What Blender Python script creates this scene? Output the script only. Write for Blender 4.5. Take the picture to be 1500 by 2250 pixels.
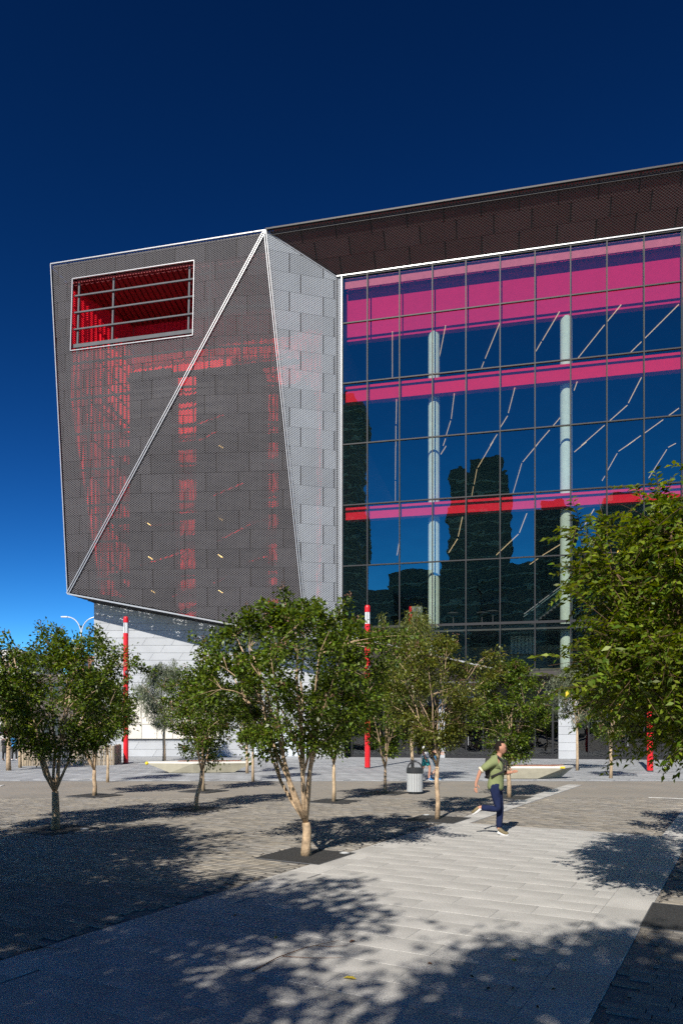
import bpy, bmesh, math, random
import numpy as np
from mathutils import Vector, Matrix

for o in list(bpy.data.objects):
    bpy.data.objects.remove(o)
scene = bpy.context.scene
C = scene.collection
R = math.radians
random.seed(7)

# ------------------------------------------------------------------ camera
F, HOR, CAMH = 1600.0, 1600.0, 2.0            # focal length in photo pixels, horizon row, eye height
cam = bpy.data.cameras.new('camera')
cam.sensor_fit = 'VERTICAL'
cam.sensor_height = 36.0
cam.sensor_width = 24.0
cam.lens = F / 2250.0 * 36.0
cam.shift_y = (HOR - 1125.0) / 2250.0
cam.clip_start = 0.05
cam.clip_end = 3000
camo = bpy.data.objects.new('camera', cam)
C.objects.link(camo)
camo.location = (0, 0, CAMH)
camo.rotation_euler = (R(90), 0, 0)
scene.camera = camo

# ------------------------------------------------------------------ world, sun, exposure
SUN_AZ, SUN_EL = 20.0, 39.0                   # light travels away from the camera and to the right
SKY_STRENGTH, SUN_STRENGTH, EXPOSURE = 0.05, 5.0, 0.38
world = bpy.data.worlds.new('World')
scene.world = world
world.use_nodes = True
wn = world.node_tree.nodes
wl = world.node_tree.links
wn.clear()
sky = wn.new('ShaderNodeTexSky')
sky.sky_type = 'NISHITA'
sky.sun_disc = False
sky.sun_elevation = R(SUN_EL)
sky.sun_rotation = R(180 + SUN_AZ)
sky.altitude = 800
sky.air_density = 0.8
sky.dust_density = 0.0
sky.ozone_density = 2.0
bg = wn.new('ShaderNodeBackground')
bg.inputs['Strength'].default_value = SKY_STRENGTH
wo = wn.new('ShaderNodeOutputWorld')
hs = wn.new('ShaderNodeHueSaturation')
hs.inputs['Saturation'].default_value = 1.25
hs.inputs['Value'].default_value = 0.57
hs.inputs['Hue'].default_value = 0.487
gm = wn.new('ShaderNodeGamma')
gm.inputs['Gamma'].default_value = 2.0
wl.new(sky.outputs['Color'], hs.inputs['Color'])
wl.new(hs.outputs['Color'], gm.inputs['Color'])
wl.new(gm.outputs['Color'], bg.inputs['Color'])
wl.new(bg.outputs['Background'], wo.inputs['Surface'])

sl = bpy.data.lights.new('sun', 'SUN')
sl.energy = SUN_STRENGTH
sl.angle = R(0.53)
sl.color = (1.0, 0.935, 0.84)
suno = bpy.data.objects.new('sun', sl)
C.objects.link(suno)
LDIR = Vector((math.sin(R(SUN_AZ)) * math.cos(R(SUN_EL)), math.cos(R(SUN_AZ)) * math.cos(R(SUN_EL)), -math.sin(R(SUN_EL))))
suno.rotation_euler = LDIR.to_track_quat('-Z', 'Y').to_euler()
suno.location = (-20, -40, 40)

vs = scene.view_settings
vs.view_transform = 'Standard'
vs.look = 'None'
vs.gamma = 1.0
vs.exposure = EXPOSURE
vs.use_curve_mapping = False
scene.cycles.max_bounces = 10
scene.cycles.diffuse_bounces = 3
scene.cycles.glossy_bounces = 4
scene.cycles.transparent_max_bounces = 24
scene.cycles.caustics_reflective = False
scene.cycles.caustics_refractive = False
scene.cycles.use_denoising = False
scene.cycles.use_adaptive_sampling = False
try:
    scene.cycles.denoiser = 'OPENIMAGEDENOISE'
except Exception:
    pass

# ------------------------------------------------------------------ helpers: pixels -> places
def P(px, py, Y):
    return Vector(((px - 750) / F * Y, Y, CAMH + (HOR - py) / F * Y))
def G(px, py):
    Y = F * CAMH / (py - HOR)
    return Vector(((px - 750) / F * Y, Y, 0))

# ------------------------------------------------------------------ helpers: materials
def new_mat(name):
    m = bpy.data.materials.new(name)
    m.use_nodes = True
    n = m.node_tree.nodes
    n.clear()
    out = n.new('ShaderNodeOutputMaterial')
    return m, n, m.node_tree.links, out

def mat(name, col, rough=0.6, metal=0.0, var=0.12, scale=3.0, bump=0.0, bscale=40.0, island=0.0, objvar=0.0,
        emit=None, spec=0.5, col2=None, transl=0.0, speck=0.0, speck_scale=220.0, stain=0.0):
    """procedural principled material: base colour with noise, per-piece value variation, fine bump"""
    m, n, l, out = new_mat(name)
    b = n.new('ShaderNodeBsdfPrincipled')
    b.inputs['Roughness'].default_value = rough
    b.inputs['Metallic'].default_value = metal
    b.inputs['Specular IOR Level'].default_value = spec
    tc = n.new('ShaderNodeTexCoord')
    nz = n.new('ShaderNodeTexNoise')
    nz.inputs['Scale'].default_value = scale
    nz.inputs['Detail'].default_value = 5
    l.new(tc.outputs['Object'], nz.inputs['Vector'])
    ramp = n.new('ShaderNodeMapRange')
    ramp.inputs['From Min'].default_value = 0.3
    ramp.inputs['From Max'].default_value = 0.7
    ramp.inputs['To Min'].default_value = 1 - var
    ramp.inputs['To Max'].default_value = 1 + var
    l.new(nz.outputs['Fac'], ramp.inputs['Value'])
    fac = ramp.outputs['Result']
    def mult(a, lo, hi, src):
        mr = n.new('ShaderNodeMapRange')
        mr.inputs['To Min'].default_value = lo
        mr.inputs['To Max'].default_value = hi
        l.new(src, mr.inputs['Value'])
        mm = n.new('ShaderNodeMath')
        mm.operation = 'MULTIPLY'
        l.new(a, mm.inputs[0])
        l.new(mr.outputs['Result'], mm.inputs[1])
        return mm.outputs[0]
    geo = None
    if island:
        geo = n.new('ShaderNodeNewGeometry')
        fac = mult(fac, 1 - island, 1 + island, geo.outputs['Random Per Island'])
    if objvar:
        oi = n.new('ShaderNodeObjectInfo')
        fac = mult(fac, 1 - objvar, 1 + objvar, oi.outputs['Random'])
    if speck:
        n2 = n.new('ShaderNodeTexNoise')
        n2.inputs['Scale'].default_value = speck_scale
        n2.inputs['Detail'].default_value = 2
        l.new(tc.outputs['Object'], n2.inputs['Vector'])
        mr0 = n.new('ShaderNodeMapRange')
        mr0.inputs['From Min'].default_value = 0.35
        mr0.inputs['From Max'].default_value = 0.65
        l.new(n2.outputs['Fac'], mr0.inputs['Value'])
        fac = mult(fac, 1 - speck, 1 + speck, mr0.outputs['Result'])
    if stain:
        n3 = n.new('ShaderNodeTexNoise')
        n3.inputs['Scale'].default_value = 0.55
        n3.inputs['Detail'].default_value = 6
        n3.inputs['Roughness'].default_value = 0.65
        l.new(tc.outputs['Object'], n3.inputs['Vector'])
        mr1 = n.new('ShaderNodeMapRange')
        mr1.inputs['From Min'].default_value = 0.35
        mr1.inputs['From Max'].default_value = 0.62
        l.new(n3.outputs['Fac'], mr1.inputs['Value'])
        fac = mult(fac, 1 - stain, 1.0, mr1.outputs['Result'])
    hsv = n.new('ShaderNodeHueSaturation')
    if col2 is not None:
        mx = n.new('ShaderNodeMix')
        mx.data_type = 'RGBA'
        mx.inputs['A'].default_value = (*col, 1)
        mx.inputs['B'].default_value = (*col2, 1)
        if island:
            wn2 = n.new('ShaderNodeTexWhiteNoise')
            wn2.noise_dimensions = '1D'
            l.new(geo.outputs['Random Per Island'], wn2.inputs['W'])
            l.new(wn2.outputs['Value'], mx.inputs['Factor'])
        elif objvar:
            wn2 = n.new('ShaderNodeTexWhiteNoise')
            wn2.noise_dimensions = '1D'
            l.new(oi.outputs['Random'], wn2.inputs['W'])
            l.new(wn2.outputs['Value'], mx.inputs['Factor'])
        else:
            l.new(nz.outputs['Fac'], mx.inputs['Factor'])
        l.new(mx.outputs['Result'], hsv.inputs['Color'])
    else:
        hsv.inputs['Color'].default_value = (*col, 1)
    l.new(fac, hsv.inputs['Value'])
    l.new(hsv.outputs['Color'], b.inputs['Base Color'])
    if bump:
        nb = n.new('ShaderNodeTexNoise')
        nb.inputs['Scale'].default_value = bscale
        nb.inputs['Detail'].default_value = 4
        l.new(tc.outputs['Object'], nb.inputs['Vector'])
        bp = n.new('ShaderNodeBump')
        bp.inputs['Strength'].default_value = bump
        bp.inputs['Distance'].default_value = 0.02
        l.new(nb.outputs['Fac'], bp.inputs['Height'])
        l.new(bp.outputs['Normal'], b.inputs['Normal'])
    if emit:
        b.inputs['Emission Color'].default_value = (*emit[0], 1)
        b.inputs['Emission Strength'].default_value = emit[1]
    sh = b.outputs['BSDF']
    if transl:
        t = n.new('ShaderNodeBsdfTranslucent')
        hs2 = n.new('ShaderNodeHueSaturation')
        hs2.inputs['Hue'].default_value = 0.475
        hs2.inputs['Saturation'].default_value = 1.15
        hs2.inputs['Value'].default_value = 1.5
        l.new(hsv.outputs['Color'], hs2.inputs['Color'])
        l.new(hs2.outputs['Color'], t.inputs['Color'])
        ms = n.new('ShaderNodeMixShader')
        ms.inputs[0].default_value = transl
        l.new(sh, ms.inputs[1])
        l.new(t.outputs['BSDF'], ms.inputs[2])
        sh = ms.outputs['Shader']
    l.new(sh, out.inputs['Surface'])
    return m

def mesh_screen(name, col, thr, rough=0.65, metal=0.0, p=0.21, q=0.15):
    """expanded metal: a staggered grid of openings in the sheet (UV in metres)"""
    m, n, l, out = new_mat(name)
    uv = n.new('ShaderNodeUVMap')
    sep = n.new('ShaderNodeSeparateXYZ')
    l.new(uv.outputs['UV'], sep.inputs['Vector'])
    def s(sock, per):
        a = n.new('ShaderNodeMath'); a.operation = 'MULTIPLY'; a.inputs[1].default_value = 2 * math.pi / per
        l.new(sock, a.inputs[0])
        c = n.new('ShaderNodeMath'); c.operation = 'SINE'
        l.new(a.outputs[0], c.inputs[0])
        return c.outputs[0]
    pr = n.new('ShaderNodeMath'); pr.operation = 'MULTIPLY'
    l.new(s(sep.outputs['X'], p), pr.inputs[0]); l.new(s(sep.outputs['Y'], q), pr.inputs[1])
    gt = n.new('ShaderNodeMath'); gt.operation = 'GREATER_THAN'; gt.inputs[1].default_value = thr
    l.new(pr.outputs[0], gt.inputs[0])
    b = n.new('ShaderNodeBsdfPrincipled')
    b.inputs['Roughness'].default_value = rough
    b.inputs['Metallic'].default_value = metal
    b.inputs['Specular IOR Level'].default_value = 0.25
    tc = n.new('ShaderNodeTexCoord')
    nz = n.new('ShaderNodeTexNoise'); nz.inputs['Scale'].default_value = 0.7; nz.inputs['Detail'].default_value = 5
    l.new(tc.outputs['Object'], nz.inputs['Vector'])
    oi = n.new('ShaderNodeObjectInfo')
    a = n.new('ShaderNodeMath'); a.operation = 'MULTIPLY_ADD'; a.inputs[1].default_value = 0.22; a.inputs[2].default_value = 0.78
    l.new(oi.outputs['Random'], a.inputs[0])
    a2 = n.new('ShaderNodeMath'); a2.operation = 'MULTIPLY_ADD'; a2.inputs[1].default_value = 0.3
    l.new(nz.outputs['Fac'], a2.inputs[0]); l.new(a.outputs[0], a2.inputs[2])
    hsv = n.new('ShaderNodeHueSaturation'); hsv.inputs['Color'].default_value = (*col, 1)
    l.new(a2.outputs[0], hsv.inputs['Value'])
    l.new(hsv.outputs['Color'], b.inputs['Base Color'])
    bp = n.new('ShaderNodeBump'); bp.inputs['Strength'].default_value = 0.5; bp.inputs['Distance'].default_value = 0.02
    l.new(pr.outputs[0], bp.inputs['Height']); l.new(bp.outputs['Normal'], b.inputs['Normal'])
    t = n.new('ShaderNodeBsdfTransparent')
    ms = n.new('ShaderNodeMixShader')
    l.new(gt.outputs[0], ms.inputs[0]); l.new(b.outputs['BSDF'], ms.inputs[1]); l.new(t.outputs['BSDF'], ms.inputs[2])
    l.new(ms.outputs['Shader'], out.inputs['Surface'])
    return m

def glass(name, tint, refl, wav=0.02, base=0.22):
    m, n, l, out = new_mat(name)
    t = n.new('ShaderNodeBsdfTransparent'); t.inputs['Color'].default_value = (*tint, 1)
    g = n.new('ShaderNodeBsdfGlossy'); g.inputs['Roughness'].default_value = 0.0; g.inputs['Color'].default_value = (*refl, 1)
    fr = n.new('ShaderNodeFresnel'); fr.inputs['IOR'].default_value = 1.52
    a = n.new('ShaderNodeMath'); a.operation = 'ADD'; a.inputs[1].default_value = base; a.use_clamp = True
    l.new(fr.outputs[0], a.inputs[0])
    tc = n.new('ShaderNodeTexCoord')
    nz = n.new('ShaderNodeTexNoise'); nz.inputs['Scale'].default_value = 0.8; nz.inputs['Detail'].default_value = 1.5
    l.new(tc.outputs['Object'], nz.inputs['Vector'])
    bp = n.new('ShaderNodeBump'); bp.inputs['Strength'].default_value = 1.0; bp.inputs['Distance'].default_value = wav
    l.new(nz.outputs['Fac'], bp.inputs['Height']); l.new(bp.outputs['Normal'], g.inputs['Normal'])
    ms = n.new('ShaderNodeMixShader')
    l.new(a.outputs[0], ms.inputs[0]); l.new(t.outputs['BSDF'], ms.inputs[1]); l.new(g.outputs['BSDF'], ms.inputs[2])
    l.new(ms.outputs['Shader'], out.inputs['Surface'])
    return m

M = {}
M['granite'] = mat('granite', (0.50, 0.49, 0.465), 0.65, var=0.08, scale=1.3, bump=0.12, bscale=180, objvar=0.03, speck=0.30, speck_scale=110, stain=0.24)
M['paver'] = mat('paver', (0.315, 0.28, 0.225), 0.8, var=0.10, scale=2.0, bump=0.2, bscale=90, island=0.22, col2=(0.255, 0.243, 0.222), speck=0.12, stain=0.15)
M['paver_one'] = mat('paver_one', (0.315, 0.28, 0.225), 0.8, var=0.10, scale=2.0, bump=0.2, bscale=90, objvar=0.22, col2=(0.255, 0.243, 0.222), speck=0.12, stain=0.15)
M['bluestone'] = mat('bluestone', (0.34, 0.355, 0.37), 0.75, var=0.10, scale=1.2, bump=0.1, bscale=60, island=0.13, speck=0.1, stain=0.2)
M['bluestone_one'] = mat('bluestone_one', (0.34, 0.355, 0.37), 0.75, var=0.10, scale=1.2, bump=0.1, bscale=60, objvar=0.13, speck=0.1, stain=0.2)
M['bed'] = mat('bed', (0.17, 0.155, 0.13), 0.9, var=0.2, scale=5)
M['path_bed'] = mat('path_bed', (0.30, 0.29, 0.27), 0.9, var=0.3, scale=2)
M['ground'] = mat('ground', (0.28, 0.27, 0.25), 0.9, var=0.15, scale=0.2)
M['pit'] = mat('pit', (0.035, 0.034, 0.033), 0.85, var=0.3, scale=30, bump=0.8, bscale=160, speck=0.6, speck_scale=120)
M['white_stone'] = mat('white_stone', (0.44, 0.46, 0.48), 0.8, spec=0.2, var=0.05, scale=0.9, bump=0.04, bscale=25, objvar=0.05, stain=0.07)
M['joint'] = mat('joint', (0.42, 0.42, 0.42), 0.8, var=0.1)
M['silver'] = mat('silver', (0.40, 0.41, 0.42), 0.35, metal=0.3, var=0.05)
M['steel'] = mat('steel', (0.10, 0.104, 0.112), 0.7, metal=0.0, var=0.1, spec=0.25)
M['core'] = mat('core', (0.022, 0.021, 0.023), 0.8, var=0.2, scale=0.8, spec=0.2)
M['inner_frame'] = mat('inner_frame', (0.03, 0.031, 0.034), 0.7, var=0.1, spec=0.2)
M['silver_flat'] = mat('silver_flat', (0.62, 0.62, 0.60), 0.6, var=0.1)
M['flange'] = mat('flange', (0.022, 0.018, 0.019), 0.7, var=0.1)
M['darksteel'] = mat('darksteel', (0.05, 0.052, 0.056), 0.45, metal=0.3, var=0.1)
M['frame'] = mat('frame', (0.018, 0.019, 0.022), 0.5, metal=0.0, spec=0.3, var=0.1)
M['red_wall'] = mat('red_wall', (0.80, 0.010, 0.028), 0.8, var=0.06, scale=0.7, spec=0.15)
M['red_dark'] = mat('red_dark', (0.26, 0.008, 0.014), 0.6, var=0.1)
M['dark_wall'] = mat('dark_wall', (0.055, 0.052, 0.056), 0.7, var=0.15, scale=0.8)
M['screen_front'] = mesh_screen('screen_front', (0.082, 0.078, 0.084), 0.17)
M['screen_side_lit'] = mesh_screen('screen_side_lit', (0.245, 0.265, 0.29), 0.50, rough=0.55, metal=0.0)  # same mesh as the front; its brighter lit look is put into the colour
M['screen_fascia'] = mesh_screen('screen_fascia', (0.075, 0.052, 0.052), 0.30, rough=0.6, metal=0.2)
M['glass'] = glass('facade_glass', (0.92, 0.95, 0.91), (0.5, 1.0, 0.85), 0.0045, 0.20)
M['shop_glass'] = glass('shop_glass', (0.30, 0.33, 0.34), (0.9, 0.95, 1.0), 0.01, 0.05)
M['pink'] = mat('bulkhead_red', (0.74, 0.025, 0.12), 0.9, var=0.04, spec=0.1)
M['pink_lit'] = mat('bulkhead_lit', (0.80, 0.22, 0.28), 0.9, var=0.08, spec=0.1)  # sunlit glare along the bulkhead top, painted as a paler pink
M['slab_red'] = mat('slab_red', (0.86, 0.016, 0.045), 0.9, var=0.04, spec=0.1)
M['ceiling'] = mat('ceiling', (0.025, 0.026, 0.03), 0.9, spec=0.1, var=0.15, scale=0.5)
M['floor_in'] = mat('floor_in', (0.10, 0.10, 0.10), 0.6)
M['column'] = mat('column', (0.72, 0.86, 0.76), 0.85, spec=0.15, var=0.06, scale=2)
M['led'] = mat('led', (0.9, 0.8, 0.6), 0.5, emit=((1.0, 0.74, 0.42), 0.6), var=0)
M['amber'] = mat('amber', (0.9, 0.7, 0.3), 0.5, emit=((1.0, 0.62, 0.2), 2.5), var=0)
M['olive'] = mat('olive', (0.20, 0.19, 0.13), 0.8, var=0.2, scale=0.8)
M['curtain'] = mat('curtain', (0.40, 0.50, 0.48), 0.8, var=0.2, scale=3)
M['pale_door'] = mat('pale_door', (0.56, 0.62, 0.68), 0.5, var=0.04)
M['cream'] = mat('cream', (0.68, 0.64, 0.56), 0.6, var=0.08, scale=1.2, objvar=0.06)
M['soffit'] = mat('soffit', (0.10, 0.10, 0.11), 0.5, var=0.1)
M['brown_clad'] = mat('brown_clad', (0.035, 0.028, 0.028), 0.6, var=0.15)
M['pole_red'] = mat('pole_red', (0.62, 0.012, 0.018), 0.35, var=0.12, scale=1.5)
M['lantern'] = mat('lantern', (0.75, 0.77, 0.78), 0.25, var=0.1, scale=8)
M['concrete'] = mat('bench_concrete_shaded', (0.33, 0.31, 0.235), 0.7, var=0.08, scale=4, bump=0.05)  # shade on the inward-sloping sides put into a darker concrete colour
M['bench_top'] = mat('bench_top', (0.72, 0.70, 0.64), 0.6, var=0.06, scale=4)
M['timber_red'] = mat('timber_red', (0.22, 0.09, 0.055), 0.6, var=0.2, scale=8, objvar=0.15)
M['timber_grey'] = mat('timber_grey', (0.36, 0.29, 0.20), 0.8, var=0.2, scale=7, objvar=0.3, bump=0.2, col2=(0.26, 0.22, 0.17))
M['yellow'] = mat('yellow', (0.75, 0.55, 0.02), 0.5)
M['bark'] = mat('bark', (0.34, 0.24, 0.15), 0.8, var=0.35, scale=9, bump=0.35, bscale=30, col2=(0.46, 0.34, 0.22))
M['bark_dark'] = mat('bark_dark', (0.13, 0.085, 0.05), 0.85, var=0.3, scale=9, bump=0.3, bscale=30, spec=0.2)
M['bark_pale'] = mat('bark_pale', (0.44, 0.33, 0.21), 0.8, var=0.25, scale=8, bump=0.25, bscale=30)
M['leaf'] = mat('leaf', (0.050, 0.108, 0.012), 0.42, var=0.15, scale=2, island=0.6, col2=(0.135, 0.185, 0.016), transl=0.33)
M['leaf_light'] = mat('leaf_light', (0.085, 0.13, 0.022), 0.42, var=0.15, scale=2, island=0.45, col2=(0.18, 0.185, 0.03), transl=0.36)
M['leaf_near'] = mat('leaf_near', (0.06, 0.125, 0.010), 0.45, spec=0.35, var=0.15, scale=2, island=0.45, col2=(0.18, 0.23, 0.02), transl=0.38)
M['leaf_gum'] = mat('leaf_gum', (0.10, 0.125, 0.075), 0.5, var=0.15, scale=2, island=0.35, col2=(0.14, 0.165, 0.09), transl=0.2)
M['seed'] = mat('seed', (0.16, 0.085, 0.05), 0.7, var=0.2, scale=3, island=0.4)
M['yellow_leaf'] = mat('yellow_leaf', (0.55, 0.42, 0.04), 0.5, var=0.2)
M['twig'] = mat('twig', (0.12, 0.06, 0.035), 0.8)
M['bin_grey'] = mat('bin_grey', (0.46, 0.48, 0.49), 0.5, metal=0.0, var=0.06)
M['bin_black'] = mat('bin_black', (0.03, 0.032, 0.036), 0.35, var=0.1)
M['skin'] = mat('skin', (0.46, 0.235, 0.16), 0.65, spec=0.3, var=0.05)
M['skin_pale'] = mat('skin_pale', (0.62, 0.38, 0.28), 0.55, var=0.05)
M['hair'] = mat('hair', (0.014, 0.010, 0.008), 0.85, spec=0.15)
M['shirt_green'] = mat('shirt_green', (0.205, 0.24, 0.115), 0.9, spec=0.15, var=0.1, scale=9, bump=0.3, bscale=14)
M['cuff'] = mat('cuff', (0.68, 0.6, 0.45), 0.8)
M['jeans'] = mat('jeans', (0.014, 0.021, 0.06), 0.95, spec=0.1, var=0.25, scale=8, bump=0.3, bscale=16)
M['shoe_brown'] = mat('shoe_brown', (0.17, 0.135, 0.07), 0.7)
M['white_cloth'] = mat('white_cloth', (0.72, 0.72, 0.72), 0.85, bump=0.3, bscale=14)
M['teal'] = mat('teal_cloth', (0.02, 0.26, 0.27), 0.85)
M['blue_shorts'] = mat('blue_shorts', (0.03, 0.13, 0.25), 0.85)
M['navy'] = mat('navy_cloth', (0.02, 0.02, 0.035), 0.85)
M['blue_top'] = mat('blue_top', (0.04, 0.26, 0.62), 0.8)
M['black_cloth'] = mat('black_cloth', (0.018, 0.018, 0.02), 0.85)
M['blue_shoe'] = mat('blue_shoe', (0.02, 0.14, 0.32), 0.6)
M['white_shoe'] = mat('white_shoe', (0.7, 0.7, 0.7), 0.6)
M['eye'] = mat('eye', (0.02, 0.015, 0.012), 0.3)
M['lip'] = mat('lip', (0.36, 0.14, 0.11), 0.5)
M['umb_red'] = mat('umb_red', (0.65, 0.05, 0.12), 0.7)
M['umb_green'] = mat('umb_green', (0.03, 0.35, 0.20), 0.7)
M['umb_white'] = mat('umb_white', (0.75, 0.75, 0.75), 0.7)
M['umb_violet'] = mat('umb_violet', (0.12, 0.06, 0.30), 0.7)
M['lamp_grey'] = mat('lamp_grey', (0.62, 0.64, 0.66), 0.45, metal=0.2)
M['tower'] = mat('tower', (0.16, 0.16, 0.17), 0.8, var=0.1)
M['tower_band'] = mat('tower_band', (0.34, 0.34, 0.34), 0.8, var=0.1)
M['far_wall'] = mat('far_wall', (0.10, 0.085, 0.075), 0.8, var=0.15)
M['far_pale'] = mat('far_pale', (0.55, 0.53, 0.50), 0.8, var=0.1)
M['brick'] = mat('brick', (0.28, 0.13, 0.09), 0.85, var=0.2, scale=2)
M['far_window'] = mat('far_window', (0.03, 0.035, 0.045), 0.15)
M['sign_grey'] = mat('sign_grey', (0.22, 0.27, 0.27), 0.5)
M['sign_white'] = mat('sign_white', (0.85, 0.85, 0.85), 0.5)
M['hills'] = mat('hills', (0.05, 0.07, 0.04), 0.9)

# ------------------------------------------------------------------ helpers: objects
WLOC = {}
def link(o, parent=None):
    C.objects.link(o)
    if parent is not None:
        o.parent = parent
        o.matrix_parent_inverse = Matrix.Translation(-WLOC.get(parent.name, Vector((0, 0, 0))))
        WLOC[o.name] = o.location.copy()
    else:
        WLOC[o.name] = Vector(o.location)
    return o
def tag(o, label=None, cat=None, group=None, kind=None):
    if label: o['label'] = label
    if cat: o['category'] = cat
    if group: o['group'] = group
    if kind: o['kind'] = kind
    return o
def empty(name, loc, label=None, cat=None, group=None):
    o = bpy.data.objects.new(name, None)
    o.location = loc
    o.empty_display_size = 0.3
    link(o)
    return tag(o, label, cat, group)

class MB:
    """collects faces; build() links them as ONE mesh object"""
    def __init__(s):
        s.v = []; s.f = []; s.uv = None; s.mi = []; s.cur = 0
    def face(s, pts, uv=None):
        i = len(s.v)
        s.v += [tuple(p) for p in pts]
        s.f.append(tuple(range(i, i + len(pts))))
        s.mi.append(s.cur)
        if uv is not None:
            if s.uv is None: s.uv = []
            s.uv += uv
        elif s.uv is not None:
            s.uv += [(0, 0)] * len(pts)
    def hexa(s, c):
        """8 corners: bottom ring 0-3, top ring 4-7"""
        i = len(s.v)
        s.v += [tuple(p) for p in c]
        for q in ((3, 2, 1, 0), (4, 5, 6, 7), (0, 1, 5, 4), (1, 2, 6, 5), (2, 3, 7, 6), (3, 0, 4, 7)):
            s.f.append(tuple(i + k for k in q)); s.mi.append(s.cur)
    def box(s, c, ax, ay, az, hx, hy, hz):
        c = Vector(c); ax = Vector(ax) * hx; ay = Vector(ay) * hy; az = Vector(az) * hz
        s.hexa([c - ax - ay - az, c + ax - ay - az, c + ax + ay - az, c - ax + ay - az,
                c - ax - ay + az, c + ax - ay + az, c + ax + ay + az, c - ax + ay + az])
    def abox(s, x0, x1, y0, y1, z0, z1):
        s.hexa([(x0, y0, z0), (x1, y0, z0), (x1, y1, z0), (x0, y1, z0), (x0, y0, z1), (x1, y0, z1), (x1, y1, z1), (x0, y1, z1)])
    def bar(s, a, b, w, h=None, up=(0, 0, 1)):
        a = Vector(a); b = Vector(b); h = h or w
        d = (b - a); L = d.length; d.normalize()
        up = Vector(up)
        sx = d.cross(up)
        if sx.length < 1e-4: sx = d.cross(Vector((1, 0, 0)))
        sx.normalize(); sy = sx.cross(d)
        s.box((a + b) / 2, sx, d, sy, w / 2, L / 2, h / 2)
    def tube(s, pts, rad, n=6, cap=True):
        pts = [Vector(p) for p in pts]
        if not hasattr(rad, '__len__'): rad = [rad] * len(pts)
        i0 = len(s.v)
        ref = Vector((0.31, 0.77, 0.2))
        for k, p in enumerate(pts):
            d = (pts[min(k + 1, len(pts) - 1)] - pts[max(k - 1, 0)])
            if d.length < 1e-6: d = Vector((0, 0, 1))
            d.normalize()
            a = d.cross(ref)
            if a.length < 1e-3: a = d.cross(Vector((1, 0, 0)))
            a.normalize(); b = d.cross(a)
            for j in range(n):
                t = 2 * math.pi * j / n
                s.v.append(tuple(p + (a * math.cos(t) + b * math.sin(t)) * rad[k]))
        for k in range(len(pts) - 1):
            for j in range(n):
                s.f.append((i0 + k * n + j, i0 + k * n + (j + 1) % n, i0 + (k + 1) * n + (j + 1) % n, i0 + (k + 1) * n + j)); s.mi.append(s.cur)
        if cap:
            s.f.append(tuple(i0 + j for j in reversed(range(n)))); s.mi.append(s.cur)
            s.f.append(tuple(i0 + (len(pts) - 1) * n + j for j in range(n))); s.mi.append(s.cur)
    def lathe(s, c, prof, n=20):
        """prof: list of (r, z) from the bottom up"""
        s.tube([Vector(c) + Vector((0, 0, z)) for r, z in prof], [max(r, 1e-4) for r, z in prof], n)
    def prism(s, poly, d):
        """poly: 3-D points (planar), extruded by d"""
        d = Vector(d); n = len(poly); i = len(s.v)
        s.v += [tuple(p) for p in poly] + [tuple(Vector(p) + d) for p in poly]
        s.f.append(tuple(i + k for k in range(n))); s.mi.append(s.cur)
        s.f.append(tuple(i + n + k for k in reversed(range(n)))); s.mi.append(s.cur)
        for k in range(n):
            s.f.append((i + k, i + (k + 1) % n + 0, i + n + (k + 1) % n, i + n + k)[::-1]); s.mi.append(s.cur)
    def build(s, name, m, parent=None, smooth=False, bevel=0, fix=True):
        me = bpy.data.meshes.new(name)
        me.from_pydata(s.v, [], s.f)
        if s.uv is not None:
            ul = me.uv_layers.new(name='UVMap')
            flat = np.array(s.uv, dtype=np.float32).ravel()
            ul.data.foreach_set('uv', flat)
        ms = m if isinstance(m, (list, tuple)) else [m]
        for x in ms:
            me.materials.append(M[x] if isinstance(x, str) else x)
        if len(ms) > 1:
            me.polygons.foreach_set('material_index', s.mi)
        if fix:
            bm = bmesh.new(); bm.from_mesh(me)
            bmesh.ops.recalc_face_normals(bm, faces=bm.faces)
            bm.to_mesh(me); bm.free()
        if smooth:
            me.polygons.foreach_set('use_smooth', [True] * len(me.polygons))
        me.update()
        o = bpy.data.objects.new(name, me)
        if bevel:
            md = o.modifiers.new('bevel', 'BEVEL'); md.width = bevel; md.segments = 2; md.limit_method = 'ANGLE'
        return link(o, parent)

def np_mesh(name, verts, quads, m, parent=None, smooth=False):
    """fast mesh of quads from numpy arrays"""
    me = bpy.data.meshes.new(name)
    nv, nf = len(verts), len(quads)
    me.vertices.add(nv); me.vertices.foreach_set('co', np.asarray(verts, dtype=np.float32).ravel())
    me.loops.add(nf * 4); me.loops.foreach_set('vertex_index', np.asarray(quads, dtype=np.int32).ravel())
    me.polygons.add(nf)
    me.polygons.foreach_set('loop_start', np.arange(0, nf * 4, 4, dtype=np.int32))
    me.polygons.foreach_set('loop_total', np.full(nf, 4, dtype=np.int32))
    me.materials.append(M[m])
    me.update(calc_edges=True)
    if smooth:
        me.polygons.foreach_set('use_smooth', [True] * nf)
    o = bpy.data.objects.new(name, me)
    return link(o, parent)

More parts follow.
